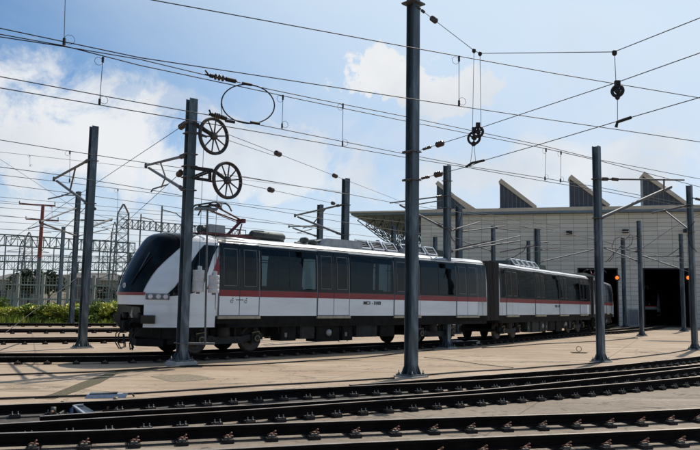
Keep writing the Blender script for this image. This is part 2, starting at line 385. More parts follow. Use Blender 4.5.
# gravel seam crossing the yard
sp = [(44, 399), (62, 393.5), (90, 383), (112, 373.5), (128, 371), (160, 368.7), (200, 366.3), (240, 365.2), (300, 362), (360, 360)]
L_, R_ = [], []
for i, (x, y) in enumerate(sp):
    p = G(x, y); q = G(*sp[min(i+1, len(sp)-1)]) if i < len(sp)-1 else p+(p-G(*sp[i-1])); t = (q-p).normalized(); n = Vector((-t.y, t.x, 0))
    wd = (.20 if i < 5 else .09)*(1+random.uniform(-.3, .3))
    L_.append(p+n*wd); R_.append(p-n*wd)
b = MB(); k = len(sp); b.poly([(p.x, p.y, .004) for p in L_+R_], [(i, i+1, k+i+1, k+i) for i in range(k-1)], 'gravel'); b.build('gravel_joint')['kind'] = 'structure'
b = MB(); pp = [G(150, 376.4), (G(168, 375)), G(187, 374.2), G(200, 375.6), G(216, 379), G(196, 380.6), G(173, 382), G(160, 379)]
b.poly([(p.x, p.y, .005) for p in pp], [tuple(range(8))[::-1]], 'patch'); b.build('concrete_patch')['kind'] = 'structure'

rs_ = random.Random(3)
for (x, y, w_, h_) in ((480, 356, 1.2, .35), (540, 362, 1.5, .3), (300, 371, 1.0, .25), (350, 366, .8, .2), (610, 347, 1.4, .4), (560, 350, .9, .3), (250, 383, .9, .15), (30, 388, .9, .2), (450, 366, .7, .2), (640, 352, 1.2, .3)):
    c = G(x, y); b = MB(); n = 22; b.poly([(math.cos(k*6.2832/n)*w_*rs_.uniform(.55, 1.1), math.sin(k*6.2832/n)*h_*rs_.uniform(.5, 1.15), .0035) for k in range(n)], [tuple(range(n))], 'stain')
    o = b.build('floor_stain'); o.location = (c.x, c.y, 0); o.rotation_euler = (0, 0, .3+rs_.uniform(-.3, .5)); o['kind'] = 'structure'
# ------------------------------------------------------------------ rails
def smooth_pts(P, step=.5):
    """Catmull-Rom through ground points, resampled evenly"""
    P = [Vector((p[0], p[1], 0)) for p in P]
    P = [P[0]*2-P[1]]+P+[P[-1]*2-P[-2]]; out = []
    for i in range(1, len(P)-2):
        a, b_, c, d = P[i-1:i+3]; n = max(4, int((c-b_).length/.25))
        for k in range(n):
            t = k/n
            out.append(.5*((2*b_)+(c-a)*t+(2*a-5*b_+4*c-d)*t*t+(3*b_-a-3*c+d)*t**3))
    out.append(P[-2])
    res = [out[0]]; acc = 0
    for i in range(1, len(out)):
        seg = (out[i]-out[i-1]).length
        while acc+seg >= step:
            t = (step-acc)/seg; q = out[i-1].lerp(out[i], t); res.append(q)
            out[i-1] = q; seg = (out[i]-q).length; acc = 0
        acc += seg
    return res
RT = .20
PROF = [(-.072, .050), (.072, .050), (.072, .060), (.012, .076), (.010, .150), (.036, .160), (.036, .196), (.030, .200), (-.030, .200), (-.036, .196), (-.036, .160), (-.010, .150), (-.012, .076), (-.072, .060)]
def rail_mesh(b, path):
    n = len(PROF); vs = []
    for i, p in enumerate(path):
        t = (path[min(i+1, len(path)-1)]-path[max(i-1, 0)]).normalized(); nn = Vector((-t.y, t.x, 0))
        vs += [(p.x+nn.x*a, p.y+nn.y*a, z) for a, z in PROF]
    f1 = [(i*n+k, i*n+(k+1) % n, (i+1)*n+(k+1) % n, (i+1)*n+k) for i in range(len(path)-1) for k in range(n) if k != 7]
    f2 = [(i*n+7, i*n+8, (i+1)*n+8, (i+1)*n+7) for i in range(len(path)-1)]
    b.poly(vs, f1+[tuple(range(n)), tuple((len(path)-1)*n+k for k in range(n))[::-1]], 'rail')
    b.poly(vs, f2, 'rail_top')
def fast_spring():
    b = MB(); b.box((0, 0, .0245), (.15, .42, .049), 'clip_plate')
    for s in (-1, 1):
        b.box((.0, s*.13, .06), (.09, .06, .024), 'clip_pale')
        b.tube([(.05, s*.09, .06), (.06, s*.15, .085), (-.02, s*.17, .10), (-.05, s*.12, .075), (.0, s*.09, .07), (.045, s*.17, .135)], .011, 'clip_red', 6)
    return b
def fast_bolt():
    b = MB(); b.box((0, 0, .0245), (.15, .34, .049), 'clip_plate')
    for s in (-1, 1):
        b.box((0, s*.11, .045), (.16, .08, .04), 'clip_plate')
        for k in (-.04, .04):
            b.lathe((k, s*.13, .03), (0, 0, 1), [(0, .020), (.04, .020), (.042, .011), (.075, .010), (.08, .008)], 'bolt', 8)
    return b
def fast_small():
    b = MB(); b.box((0, 0, .0245), (.18, .38, .049), 'clip_plate')
    for s in (-1, 1): b.box((0, s*.12, .05), (.12, .06, .05), 'clip_red'); b.lathe((0, s*.15, .03), (0, 0, 1), [(0, .02), (.08, .015)], 'bolt', 6)
    return b
FM = {}
for nm, fn in (('spring', fast_spring), ('bolt', fast_bolt), ('small', fast_small)):
    o = fn().build('fastener'); FM[nm] = o.data; bpy.data.objects.remove(o)
def in_view(p):
    d = p-CAM; z = d.dot(f_)
    if z < .5: return False
    x = d.dot(r_)/z*FPX; y = d.dot(u_)/z*FPX
    return abs(x) < 375 and abs(y) < 245
def longer(pts, ends, d=26):
    P = [Vector(p[:2]) for p in pts]
    if 'a' in ends:
        u_a = (P[0]-P[1]).normalized(); p0 = P[0]
        for q in (2, 5, 10, 17, d): P.insert(0, p0+u_a*q)
    if 'b' in ends:
        u_b = (P[-1]-P[-2]).normalized(); p0 = P[-1]
        for q in (2, 5, 10, 17, d): P.append(p0+u_b*q)
    return [tuple(p) for p in P]
def track(label, rails, kind, spacing=.62, jitter=0, name='railway_track', limit=100, vis=None, ends='ab'):
    rails = [longer(p, e) for p, e in zip(rails, ends if isinstance(ends, tuple) else (ends, ends))]
    o = smooth_pts(rails[0])[0]
    t = thing(name, label, 'railway track', (0, 0, 0), 0, 'railway tracks in the yard')
    cnt = 0
    for pts in rails:
        path = smooth_pts(pts, .5); b = MB(); rail_mesh(b, path); b.build('rail', t)
        fp = smooth_pts(pts, spacing)
        for i in range(1, len(fp)-1):
            if not in_view(fp[i]) or (vis and not vis(fp[i])) or cnt >= limit: continue
            d = fp[i+1]-fp[i-1]; e = bpy.data.objects.new('fastener', FM[kind]); C.objects.link(e); e.parent = t
            e.location = (fp[i].x, fp[i].y, 0); e.rotation_euler = (0, 0, math.atan2(d.y, d.x)); cnt += 1
    return t
def gp(l, z=RT): return [tuple(G(x, y, z))[:2] for x, y in l]
A_ = gp([(-60, 435), (0, 433), (120, 429.3), (240, 424.5), (360, 420.3), (480, 416.3), (600, 412.6), (700, 408), (800, 402)])
B_ = []
pa = smooth_pts(A_, 1.0)
for i, p in enumerate(pa):
    t = (pa[min(i+1, len(pa)-1)]-pa[max(i-1, 0)]).normalized(); n = Vector((t.y, -t.x, 0)); q = p+n*1.5; B_.append((q.x, q.y))
B_ = B_[::2]
track('nearest track, two straight rails with reddish spring clips along the bottom of the picture', [A_, B_], 'spring', .575)
track('turnout stock rails, inner curved track just beyond the nearest track', [gp([(-60, 407.5), (0, 404.7), (120, 399.6), (240, 391.8), (360, 385.5), (480, 380), (600, 372.4), (700, 364), (790, 354)]),
      gp([(-60, 426.5), (0, 423.6), (120, 416.7), (240, 410), (360, 401.6), (480, 393.8), (600, 385), (700, 376.2), (800, 366)])], 'bolt', .50)
track('diverging branch rails that leave the turnout towards the right pole bases', [gp([(350, 384.6), (420, 379.7), (480, 375.3), (600, 366.3), (700, 356), (780, 346)]),
      gp([(40, 416), (120, 411), (240, 405.4), (360, 398.4), (480, 389.6), (600, 377.9), (700, 367), (790, 356)])], 'bolt', .52, ends=('b', 'b'))

# ------------------------------------------------------------------ train axes (near side planes found from the picture)
def side_point(px, Y): d = ray(px, 300); return Vector((d.x*Y/d.y, Y, 0))
HW = 1.35
a1, b1 = side_point(262, 23.3), side_point(485, 32.2)
d1 = (b1-a1).normalized(); n1 = Vector((-d1.y, d1.x, 0))
a2, b2 = side_point(499.5, 33.6), side_point(590, 46.6)
d2 = (b2-a2).normalized(); n2 = Vector((-d2.y, d2.x, 0))
a3 = side_point(594, 47.3); b3 = side_point(612.5, 60.5); d3 = (b3-a3).normalized(); n3 = Vector((-d3.y, d3.x, 0))
AX1, AX2, AX3 = a1+n1*HW, a2+n2*HW, a3+n3*HW
cl = [(-30, 16.8), (-18.5, 18.6), (-13.9, 19.5), (-9.94, 20.6), tuple(AX1-d1*3)[:2], tuple(AX1+d1*3)[:2], tuple(AX1+d1*10)[:2], tuple(AX2+d2*1)[:2], tuple(AX2+d2*12)[:2], tuple(AX3+d3*3)[:2], tuple(AX3+d3*12)[:2], tuple(AX3+d3*30)[:2]]
def offs(P, o):
    P = smooth_pts(P, 1.5); r = []
    for i, p in enumerate(P):
        t = (P[min(i+1, len(P)-1)]-P[max(i-1, 0)]).normalized(); r.append((p.x+t.y*o, p.y-t.x*o))
    return r
track('track the white train stands on, dark rails curving to the shed door', [offs(cl, .75), offs(cl, -.75)], 'small', .75, ends='a')
c5 = gp([(-70, 339), (0, 338.4), (120, 337.3), (200, 335.2), (300, 332), (400, 328), (500, 323.6), (560, 320)])
track('first empty track behind the train, seen at left beyond the nose', [offs(c5, .75), offs(c5, -.75)], 'small', .75, ends='a')
c6 = gp([(-70, 329.6), (0, 329.2), (120, 328.6), (200, 327.4), (300, 325.5), (400, 322.5), (500, 319), (560, 316.6)])
track('second empty track behind the train, third from the green hedge', [offs(c6, .75), offs(c6, -.75)], 'small', .8, vis=lambda p: p.x < -6, ends='a')
c7 = gp([(-70, 322.9), (0, 323), (120, 323.4), (240, 322.8), (400, 319.5), (500, 316)])
track('far empty track nearest the green hedge', [offs(c7, .75), offs(c7, -.75)], 'small', .8, vis=lambda p: p.x < -6, ends='a')
c8 = gp([(470, 337.5), (520, 335.4), (580, 331.8), (620, 329.5), (652, 326), (664, 322.4), (668, 318)])
track('short branch track running into the open shed door with the parked train', [offs(c8, .75), offs(c8, -.75)], 'small', .75, vis=lambda p: p.x > 12, ends='')

# cables lying on the yard
def cable(pts, label, r=.022, joints=True):
    P = smooth_pts([tuple(G(x, y, .02))[:2] for x, y in pts], .6); o = P[0]
    b = MB(); b.tube([(p.x, p.y, .022+.006*math.sin(i*.9)) for i, p in enumerate(P)], r, 'wire', 6)
    ob = b.build('ground_cable', None, (o.x, o.y, 0)); tag(ob, label, 'cable', 'black cables lying on the concrete')
    return ob
cable([(-20, 399.3), (40, 397.5), (62, 396.5), (120, 394), (240, 386.8), (360, 379.8), (398, 378)], 'black cable on the concrete just behind the turnout, left of the tall mast')
cable([(424, 375), (480, 370.7), (523, 368.3), (600, 362.3), (609, 360), (640, 356.5), (666, 353.5), (690, 349.5)], 'black cable on the concrete linking the tall mast foot to the right masts')
cable([(-20, 375.6), (0, 375), (60, 373), (120, 370.3), (190, 366), (240, 364.7), (360, 357.5), (402, 353), (440, 349)], 'black cable running along the train track to the mast by the second car')
cable([(424, 357.3), (450, 360), (480, 364), (522, 368.5)], 'thin dark joint line slanting across the slab right of the tall mast', r=.009)  # thin tube standing in for a groove in the slab
cable([(482, 347.8), (500, 347), (540, 344), (590, 341.6), (640, 338)], 'black cable on the concrete beside the second car')

# ------------------------------------------------------------------ masts
BAND = (R(45))
def hbeam(b, h, w=.30, d=.30, tf=.024, tw=.016, m='steel', x0=0, y0=0, rz=0):
    """H section: flanges face local +-y"""
    A = Matrix.Rotation(rz, 3, 'Z')
    for c, dm in (((x0, y0+d/2-tf/2), (w, tf)), ((x0, y0-d/2+tf/2), (w, tf)), ((x0, y0), (tw, d-2*tf-.002))):
        v = A@Vector((c[0], c[1], 0)); b.box((v.x, v.y, h/2+.02), (dm[0], dm[1], h), m, rz=rz)
def clampband(b, z, w=.36, rz=0, m='galv'):
    b.box((0, 0, z), (w, w, .035), m, rz=rz)
    A = Matrix.Rotation(rz, 3, 'Z')
    for sx in (-1, 1):
        v = A@Vector((sx*w*.55, -w*.46, 0)); b.tube([(v.x, v.y, z), tuple(A@Vector((sx*w*.55, w*.46, 0))+Vector((0, 0, z)))], .014, m, 6)
def mast(label, px, py, top=None, h=None, sec=.30, rz=R(45), bands=(), m='steel', Y=None, plinth=0):
    base = G(px, py, plinth) if Y is None else Vector((*tuple(atY(px, py, Y))[:2], 0))
    base.z = 0
    if h is None:
        d = ray(*top); h = CAMZ+d.z*(math.hypot(base.x, base.y)/math.hypot(d.x, d.y))
    sec *= .80
    t = thing('catenary_mast', label, 'mast', (base.x, base.y, 0), 0, 'steel catenary masts')
    b = MB(); hbeam(b, h, sec*.94, sec*.94, m=m, rz=rz); b.build('column', t)
    b = MB(); b.box((0, 0, .06), (sec*2.0, sec*2.0, .04), m, rz=rz); b.box((0, 0, .02), (sec*2.3, sec*2.3, .038), 'block', rz=rz)
    A = Matrix.Rotation(rz, 3, 'Z')
    for s in (-1, 1):
        for q in (-1, 1):
            p0 = [(s*sec*.5, q*sec*.32, .08), (s*sec*.95, q*sec*.32, .08), (s*sec*.5, q*sec*.32, .08+sec*.9)]
            b.prism([A@Vector(p) for p in p0], A@Vector((0, .012, 0)), m)
            p0 = [(q*sec*.32, s*sec*.52, .08), (q*sec*.32, s*sec*.95, .08), (q*sec*.32, s*sec*.52, .08+sec*.9)]
            b.prism([A@Vector(p) for p in p0], A@Vector((.012, 0, 0)), m)
            v = A@Vector((s*sec*.8, q*sec*.8, 0)); b.lathe((v.x, v.y, .05), (0, 0, 1), [(0, .03), (.06, .03), (.062, .015), (.12, .014)], 'bolt', 6)
    if plinth:
        b.v = [(v[0], v[1], v[2]+plinth) for v in b.v]
        pl_ = MB(); pl_.box((0, 0, plinth/2), (sec*2.5, sec*2.5, plinth), 'block', rz=rz); pl_.build('plinth', t)
    b.build('base_plate', t)
    if bands:
        for y in bands:
            d = ray(px, y); z = CAMZ+d.z*(math.hypot(base.x, base.y)/math.hypot(d.x, d.y))
            b = MB(); clampband(b, z, sec*1.22, rz, 'galv'); b.build('clamp_band', t)
    t['h'] = h
    return t, base
def insulator(b, a, c, r=.055, n=5):
    a, c = Vector(a), Vector(c); L = (c-a).length; ax = (c-a)/L; prof = []
    for i in range(n):
        z = L*i/n; s = L/n
        prof += [(z, r*.45), (z+s*.3, r), (z+s*.5, r), (z+s*.7, r*.45)]
    prof.append((L, r*.4)); b.lathe(a, ax, prof, 'insul', 12)
def onpole(base, px, py):
    """point at the mast's distance seen at that pixel"""
    d = ray(px, py); t = math.hypot(base.x, base.y)/math.hypot(d.x, d.y); return CAM+d*t
def arm(t, base, pts, r=.03, m='galv', name='cantilever_arm', ins=(.08, .2), insr=.06):
    """tube through world points, an insulator near its mast end"""
    b = MB(); P = [Vector(p)-base for p in pts]; b.tube(P, r, m, 8); o = b.build(name, t)
    if ins:
        d = P[1]-P[0]; L = d.length; d = d/L
        b = MB(); insulator(b, P[0]+d*ins[0], P[0]+d*(ins[0]+ins[1]), insr); b.build('insulator', o)
    return o

P413, B413 = mast('tallest dark mast, in the centre, rising out of the top of the picture', 411, 377, h=10.6, sec=.335, bands=(152, 180))
P187, B187 = mast('mast in front of the train nose carrying two spoked tension wheels', 181.5, 362.2, (192, 100), sec=.33, rz=R(40), plinth=.10, bands=(123, 133, 154, 166, 177, 190, 343))
P88, B88 = mast('leftmost tall near mast, between the tracks left of the train nose', 82, 348, (94, 127), sec=.34, bands=(160, 203))
P74, B74 = mast('mast just behind the leftmost near mast, its foot by the hedge', 71, 325, (80.5, 192), sec=.38, bands=(208, 220, 236))
P62, B62 = mast('thin pale mast behind the hedge, left of the doubled masts', 58, 321, (64, 227), sec=.32, m='steel_far')
P447, B447 = mast('mast standing near the gap between first and second car', 447, 348, (449, 166), sec=.33, bands=(181, 196, 208, 228))
P599, B599 = mast('tall mast in front of the rear car with a long arm to the right', 601, 362, (597, 147), sec=.29, bands=(179, 218))
P641, B641 = mast('thin mast left of the open shed door with the parked train', 642, 336, (639, 221), sec=.30, bands=(236, 250, 263))
P693, B693 = mast('mast at the right edge of the picture', 695, 350, (689, 186), sec=.29, bands=(205, 232))
P686, B686 = mast('thin mast in front of the right jamb of the open shed door', 684, 331.5, (679.5, 234), sec=.34, bands=(240, 252))
P624, B624 = mast('short mast against the pale wall between the two open shed doors', 625, 328, (623.5, 238), sec=.36, bands=(243, 250, 262))
# masts whose feet stand behind the train
for args in (('dark mast behind the train roof, right of the pantograph, taller of two', 344, 179, 36, .36, (205, 235)), ('shorter dark mast behind the train roof, left of its taller neighbour', 318.5, 205, 46, .36, (228,)),
             ('mast rising behind the roof at the end of the first car', 459, 206, 46, .40, (212, 230, 250)), ('thin mast behind the roof of the second car, against the pale wall', 493.5, 226, 56, .30, (240, 252)),
             ('thicker mast behind the roof of the second car, under the second sawtooth', 538, 229, 58, .42, (245,)), ('small mast close left of its thicker neighbour behind the second car', 529, 241, 66, .30, ()),
             ('small mast left of the train car gap, in front of the pale wall', 435, 237, 66, .36, ()), ('tall mast in the canopy shade behind the roof grilles', 393, 226, 60, .36, ())):
    lab, px, ty, Y, sec, bd = args
    base = Vector((*tuple(atY(px, 300, Y))[:2], 0)); d = ray(px, ty); h = CAMZ+d.z*Y/d.y
    sec *= .82; t = thing('catenary_mast', lab, 'mast', tuple(base), 0, 'steel catenary masts')
    b = MB(); hbeam(b, h, sec, sec, rz=R(40)); b.build('column', t)
    b = MB(); b.box((0, 0, .03), (sec*2, sec*2, .06), 'steel', rz=R(40)); b.build('base_plate', t)
    for y in bd:
        d = ray(px, y); z = CAMZ+d.z*Y/d.y; b = MB(); clampband(b, z, sec*1.25, R(40)); b.build('clamp_band', t)
    if ty == 179: PB, BB = t, base
    if ty == 205: PC, BC = t, base
    if ty == 206: PD, BD = t, base
    if ty == 226 and px > 400: PE, BE = t, base
    if px == 538: PF, BF = t, base

# planes the wires hang in
V1 = VPlane(atY(150, 0, 12.5), atY(700, 98, 17.7))
V2 = VPlane(atY(0, 34, 13.6), atY(600, 161, 24.7))
V3 = VPlane(atY(0, 140, 23.7), atY(345, 193, 34.0))
V4 = VPlane(atY(0, 175, 30), atY(345, 222, 44.0))
V5 = VPlane(atY(0, 200, 40), atY(345, 235, 58.0))

# --- mast with tension wheels
def spoked_wheel(parent, c, axis_rz, r=.52, name='tension_wheel'):
    """wheel in a vertical plane; c local to the mast"""
    A = Matrix.Rotation(axis_rz, 3, 'Z'); ex = A@Vector((1, 0, 0)); ez = Vector((0, 0, 1)); ay = A@Vector((0, 1, 0)); c = Vector(c)
    b = MB()
    for dd in (-.035, .035):
        b.tube([c+ay*dd+(ex*math.cos(k*.19635)+ez*math.sin(k*.19635))*r for k in range(32)], .028, 'wheel', 6, closed=True)
    b.tube([c+(ex*math.cos(k*.19635)+ez*math.sin(k*.19635))*(r-.035) for k in range(32)], .03, 'wheel', 6, closed=True)
    o = b.build(name, parent)
    b = MB()
    b.lathe(c-ay*.10, ay, [(0, .05), (.03, .09), (.05, .11), (.15, .11), (.17, .09), (.20, .05)], 'wheel', 16)
    b.build('hub', o)
    for k in range(10):
        a = k*.62832+.2; v = ex*math.cos(a)+ez*math.sin(a)
        b = MB(); b.tube([c+v*.08, c+v*(r-.03)], .024, 'wheel', 6, r2=.018); b.build('spoke', o)
    return o
w1c = onpole(B187, 214.5, 137)-B187; w2c = onpole(B187, 228, 181)-B187
wrz = R(52)
spoked_wheel(P187, w1c+Vector((0, -.1, 0)), wrz); spoked_wheel(P187, w2c+Vector((0, -.1, 0)), wrz)
b = MB()
for o1 in (-.14, .10): b.beam(onpole(B187, 194, 124)-B187+Vector((0, o1, 0)), w1c+Vector((.04, o1, 0)), .05, .09, 'dark')
b.beam(onpole(B187, 194, 132)-B187, onpole(B187, 207, 137)-B187, .05, .06, 'dark'); b.build('wheel_bracket', P187)
b = MB()
for o1 in (-.14, .10):
    b.beam(onpole(B187, 193, 168)-B187+Vector((0, o1, 0)), onpole(B187, 214, 171)-B187+Vector((0, o1, 0)), .05, .07, 'dark')
    b.beam(onpole(B187, 214, 171)-B187+Vector((0, o1, 0)), w2c+Vector((0, o1, 0)), .05, .09, 'dark')
    b.beam(onpole(B187, 193, 178)-B187+Vector((0, o1, 0)), onpole(B187, 212, 181)-B187+Vector((0, o1, 0)), .04, .05, 'dark')
    b.beam(onpole(B187, 195, 177)-B187+Vector((0, o1, 0)), onpole(B187, 210, 171)-B187+Vector((0, o1, 0)), .04, .05, 'dark')
    b.beam(onpole(B187, 210, 172)-B187+Vector((0, o1, 0)), onpole(B187, 210, 181)-B187+Vector((0, o1, 0)), .03, .05, 'dark')
b.build('wheel_bracket', P187)
# spike on the mast head and cable terminals
b = MB(); b.tube([onpole(B187, 221, 103.5)-B187, onpole(B187, 222, 116)-B187], .012, 'galv', 5); b.build('spike', P187)
# hanging counterweights, with their cable, guide rod with foot plate
for (px, y0, y1, wy, lab, rr) in ((198, 270, 292, 148, 'pale counterweight stack hanging close beside the wheel mast', .165), (213.5, 275, 293, 195, 'pale counterweight stack hanging right of the thin guide rod', .155)):
    top = onpole(B187, px, y0); bot = onpole(B187, px, y1); t = thing('counterweight', lab, 'counterweight', tuple(bot), 0, 'counterweights below the tension wheels')
    H = top.z-bot.z; b = MB(); prof = []
    for i in range(4):
        z = H*i/4; prof += [(z+.004, rr*.97), (z+.012, rr), (z+H/4-.012, rr), (z+H/4-.004, rr*.97)]
    b.lathe((0, 0, 0), (0, 0, 1), prof, 'weight', 20); b.build('weight_stack', t)
    b = MB(); b.tube([(0, 0, H), (0, 0, H+.12)], .035, 'weight', 8); b.box((.03, 0, H+.05), (.10, .05, .12), 'weight'); b.tube([(0, 0, -.05), (0, 0, .0)], .05, 'galv', 8); b.build('hanger', t)
    cz = onpole(B187, px, wy).z-bot.z; b = MB(); b.tube([(0, 0, H+.1), (0, 0, cz)], .008, 'wire_thin', 5); b.build('cable', t)
gt = onpole(B187, 207.5, 210); gb = onpole(B187, 205, 343.5)
b = MB(); b.tube([gt-B187, gb-B187], .028, 'galv', 8)
b.build('guide_rod', P187)
b = MB(); b.box(onpole(B187, 206, 209)-B187, (.62, .40, .05), 'gutter', rz=R(20)); b.build('guide_head', P187)
b = MB(); b.box(onpole(B187, 201, 343.5)-B187, (.75, .30, .05), 'galv', rz=R(8)); b.build('foot_bracket', P187)
# cantilever to the left over the train track
def V(pl, x, y): return pl.at(x, y)
def cantilever(t, base, top, low, end, end2=None, strut=None, reg=None, pl=V3, r=.035):
    a = onpole(base, *top); c = onpole(base, *low); e = pl.at(*end); e2 = pl.at(*(end2 or end))
    arm(t, base, [a, e], r, 'galv', 'cantilever_arm', (.15, .32), .07)
    arm(t, base, [c, e2], r*1.15, 'galv', 'cantilever_strut', (.15, .32), .07)
    if strut: 
        k1 = a.lerp(e, strut[0]); k2 = c.lerp(e2, strut[1]); b = MB(); b.tube([k1-base, k2-base], r*.7, 'galv', 6); b.build('brace', t)
    if reg:
        p = [pl.at(*q)-base for q in reg]; b = MB(); b.tube(p, r*.7, 'galv', 6)
        k2 = c.lerp(e2, .45)-base; b.tube([k2, p[0].lerp(p[-1], .6)], r*.6, 'galv', 6); b.build('registration_arm', t)
    b = MB(); b.lathe(e-base-Vector((0, 0, .10)), (0, 0, 1), [(0, .03), (.02, .06), (.16, .06), (.2, .03)], 'dark', 8); b.build('wire_clamp', t)
cantilever(P187, B187, (184, 156), (183, 189), (146, 165.5), (149, 168), (.55, .42), [(151, 192), (153, 189), (168, 184.5)], V3, .045)
cantilever(P88, B88, (89, 160), (95, 209), (54, 179), (57, 181), (.35, .62), [(48, 199), (62, 196), (71, 192.5)], V4, .05)
cantilever(P74, B74, (77, 208), (77, 236), (40, 222), (44, 224), None, [(28, 229), (46, 224)], V5, .05)
cantilever(PB, BB, (341, 205), (340, 234), (295, 215.5), (298, 217), (.3, .6), [(303, 228), (318, 224)], V4, .05)
cantilever(PC, BC, (317, 226), (316, 236), (289, 226.5), (293, 228), None, [(297, 233), (312, 229)], V5, .05)
# arms of the right-hand masts
def free_arm(t, base, a, e, dY=0, r=.035, m='galv', name='cantilever_arm', ins=True):
    p = onpole(base, *a); q = atY(e[0], e[1], base.y+dY)
    return arm(t, base, [p, q], r, m, name, (.12, .28) if ins else None, .065)
o = free_arm(P599, B599, (600, 179), (684, 180), 2.5, .032)
b = MB(); q0 = onpole(B599, 612, 179)-B599; insulator(b, q0, q0+Vector((.25, .1, 0)), .06); b.build('insulator', o)
free_arm(P599, B599, (601, 218), (671, 187), 2.2, .06, ins=False, name='arm_brace'); free_arm(P599, B599, (664, 179.6), (664, 191), 2, .03, ins=False, name='arm_drop')
free_arm(P447, B447, (444, 196), (390, 203), 2, .03); free_arm(P447, B447, (444, 228), (400, 205), 2, .045); free_arm(P447, B447, (444, 200), (402, 207), 2, .025, ins=False, name='brace')
free_arm(P447, B447, (444, 225), (455, 244), 2, .03, ins=False, name='brace'); free_arm(P447, B447, (448, 231), (480, 222), 4, .03)
free_arm(P447, B447, (448, 252), (520, 236), 6, .03)
free_arm(PD, BD, (459, 230), (436, 222), 2, .04); free_arm(PD, BD, (459, 250), (520, 241), 4, .05, m='galv'); free_arm(PD, BD, (459, 232), (505, 226), 4, .04)
free_arm(PE, BE, (494, 240), (462, 247), 2, .05); free_arm(PE, BE, (494, 252), (462, 241), 2, .04); free_arm(PE, BE, (494, 228), (520, 231), 2, .04)
free_arm(PF, BF, (538, 245), (500, 252), 2, .05); free_arm(PF, BF, (538, 243), (548, 242), 1, .05); free_arm(PF, BF, (540, 262), (592, 250), 2, .05); free_arm(PF, BF, (538, 250), (600, 249), 2, .04)
free_arm(P641, B641, (640, 262), (604, 248), 3, .045); free_arm(P641, B641, (640, 252), (604, 247), 3, .03); free_arm(P641, B641, (641, 236), (626, 238), 2, .03)
free_arm(P686, B686, (681, 269), (643, 256), 3, .06); free_arm(P686, B686, (681, 256), (648, 256), 3, .04); free_arm(P686, B686, (681, 247), (668, 256), 2, .03, ins=False, name='brace')
free_arm(P693, B693, (691, 205), (652, 213), 2.5, .04); free_arm(P693, B693, (692, 232), (664, 210), 2.5, .04); free_arm(P693, B693, (693, 198), (710, 202), 0, .03)
free_arm(P624, B624, (624, 243), (606, 262), 1, .04); free_arm(P624, B624, (624, 250), (640, 247), 1, .04)
def loopwire(t, base, pts, r=.03):
    P = [onpole(base, *p)-base+Vector((0, -.25, 0)) for p in pts]; b = MB(); b.tube(P, r, 'wire', 6); b.build('jumper_cable', t)
loopwire(P624, B624, [(624, 240), (620, 237), (614, 239), (611, 246), (613, 256), (608, 262)]); loopwire(P624, B624, [(624, 240), (630, 234), (632, 238), (630, 245), (627, 247)])
loopwire(P693, B693, [(692, 222), (687, 228), (685, 236), (688, 246), (694, 252)], .02); loopwire(PF, BF, [(527, 243), (523, 251), (514, 257), (505, 260)], .03)
loopwire(P447, B447, [(449, 211), (455, 205), (461, 213), (458, 226), (452, 232)], .015); loopwire(P447, B447, [(447, 230), (452, 240), (460, 248), (468, 246)], .014)
free_arm(P74, B74, (79, 220), (112, 220.5), 2, .05); free_arm(P88, B88, (88, 228), (112, 219), 6, .05); free_arm(P74, B74, (78, 236), (108, 229), 3, .04, ins=False)
free_arm(P413, B413, (413, 152), (402, 152.5), 0, .03, ins=False, name='spar'); free_arm(P413, B413, (413, 180), (402, 180.5), 0, .03, ins=False, name='spar')
b = MB(); clampband(b, onpole(B413, 413, 4).z, .44, R(45)); b.build('clamp_band', P413)

# ------------------------------------------------------------------ overhead wires
def wire(label, pl, pts, r=.009, m='wire', group='overhead wires', sag=0, drops=(), name='overhead_wire', long_=True):
    W = [pl.at(x, y) for x, y in pts]; full = []
    if long_:
        W = [W[0]+(W[0]-W[1]).normalized()*14]+W+[W[-1]+(W[-1]-W[-2]).normalized()*(14 if pts[-1][0] > 690 else 0.01)]
    a = W[0]
    for i in range(len(W)-1):
        n = 8
        for k in range(n): full.append(W[i].lerp(W[i+1], k/n))
    full.append(W[-1])
    b = MB(); b.tube([p-a for p in full], r, m, 5); o = b.build(name); o.location = a; tag(o, label, 'wire', group)
    for (p, q) in drops:
        P, Q = pl.at(*p), pl.at(*q); b = MB(); b.tube([P-a, Q-a], r*.62, 'wire_thin', 5)
        u = pl.u
        for c, s in ((P, -1), (Q, 1)):
            b.tube([c-a+Vector((0, 0, s*.10))+(u*math.cos(k*.6283)*.085+Vector((0, 0, 1))*math.sin(k*.6283)*.085)+u*.085*s for k in range(10)], r*.4, 'wire', 5, closed=True)
            b.box(c-a+Vector((0, 0, s*.05)), (.04, .04, .12), 'dark')
        b.build('dropper', o)
    return o
def ext(p, q, x):      # extrapolate pixel line to x
    return (x, p[1]+(q[1]-p[1])*(x-p[0])/(q[0]-p[0]))
wire('highest wire, from the top edge left of centre down to the right edge', V1, [(30, -21), (150, -.3), (270, 21.6), (400, 45.6), (560, 74.5), (700, 98), (800, 114)], .0105, drops=[((459, 56.5), (459, 105.5))])
wire('wire crossing the full width, second highest behind the tall mast', V1, [(-60, 16), (0, 28.4), (140, 57.8), (270, 77.5), (400, 97.3), (540, 118.4), (620, 130), (700, 142), (800, 156)], .010, drops=[((66, -30), (64, 44.5))])
wire('sagging wire crossing the blue sky at left to the loop and on to the right', V2, [(-60, 20), (0, 34.4), (62, 45.5), (140, 65.5), (270, 93), (300, 99.5), (400, 120), (545, 148.5), (600, 161), (700, 187), (760, 204)], .0115, drops=[((103, 57.5), (99.5, 104)), ((283, 95.5), (282, 128)), ((546, 148.5), (545, 180))])
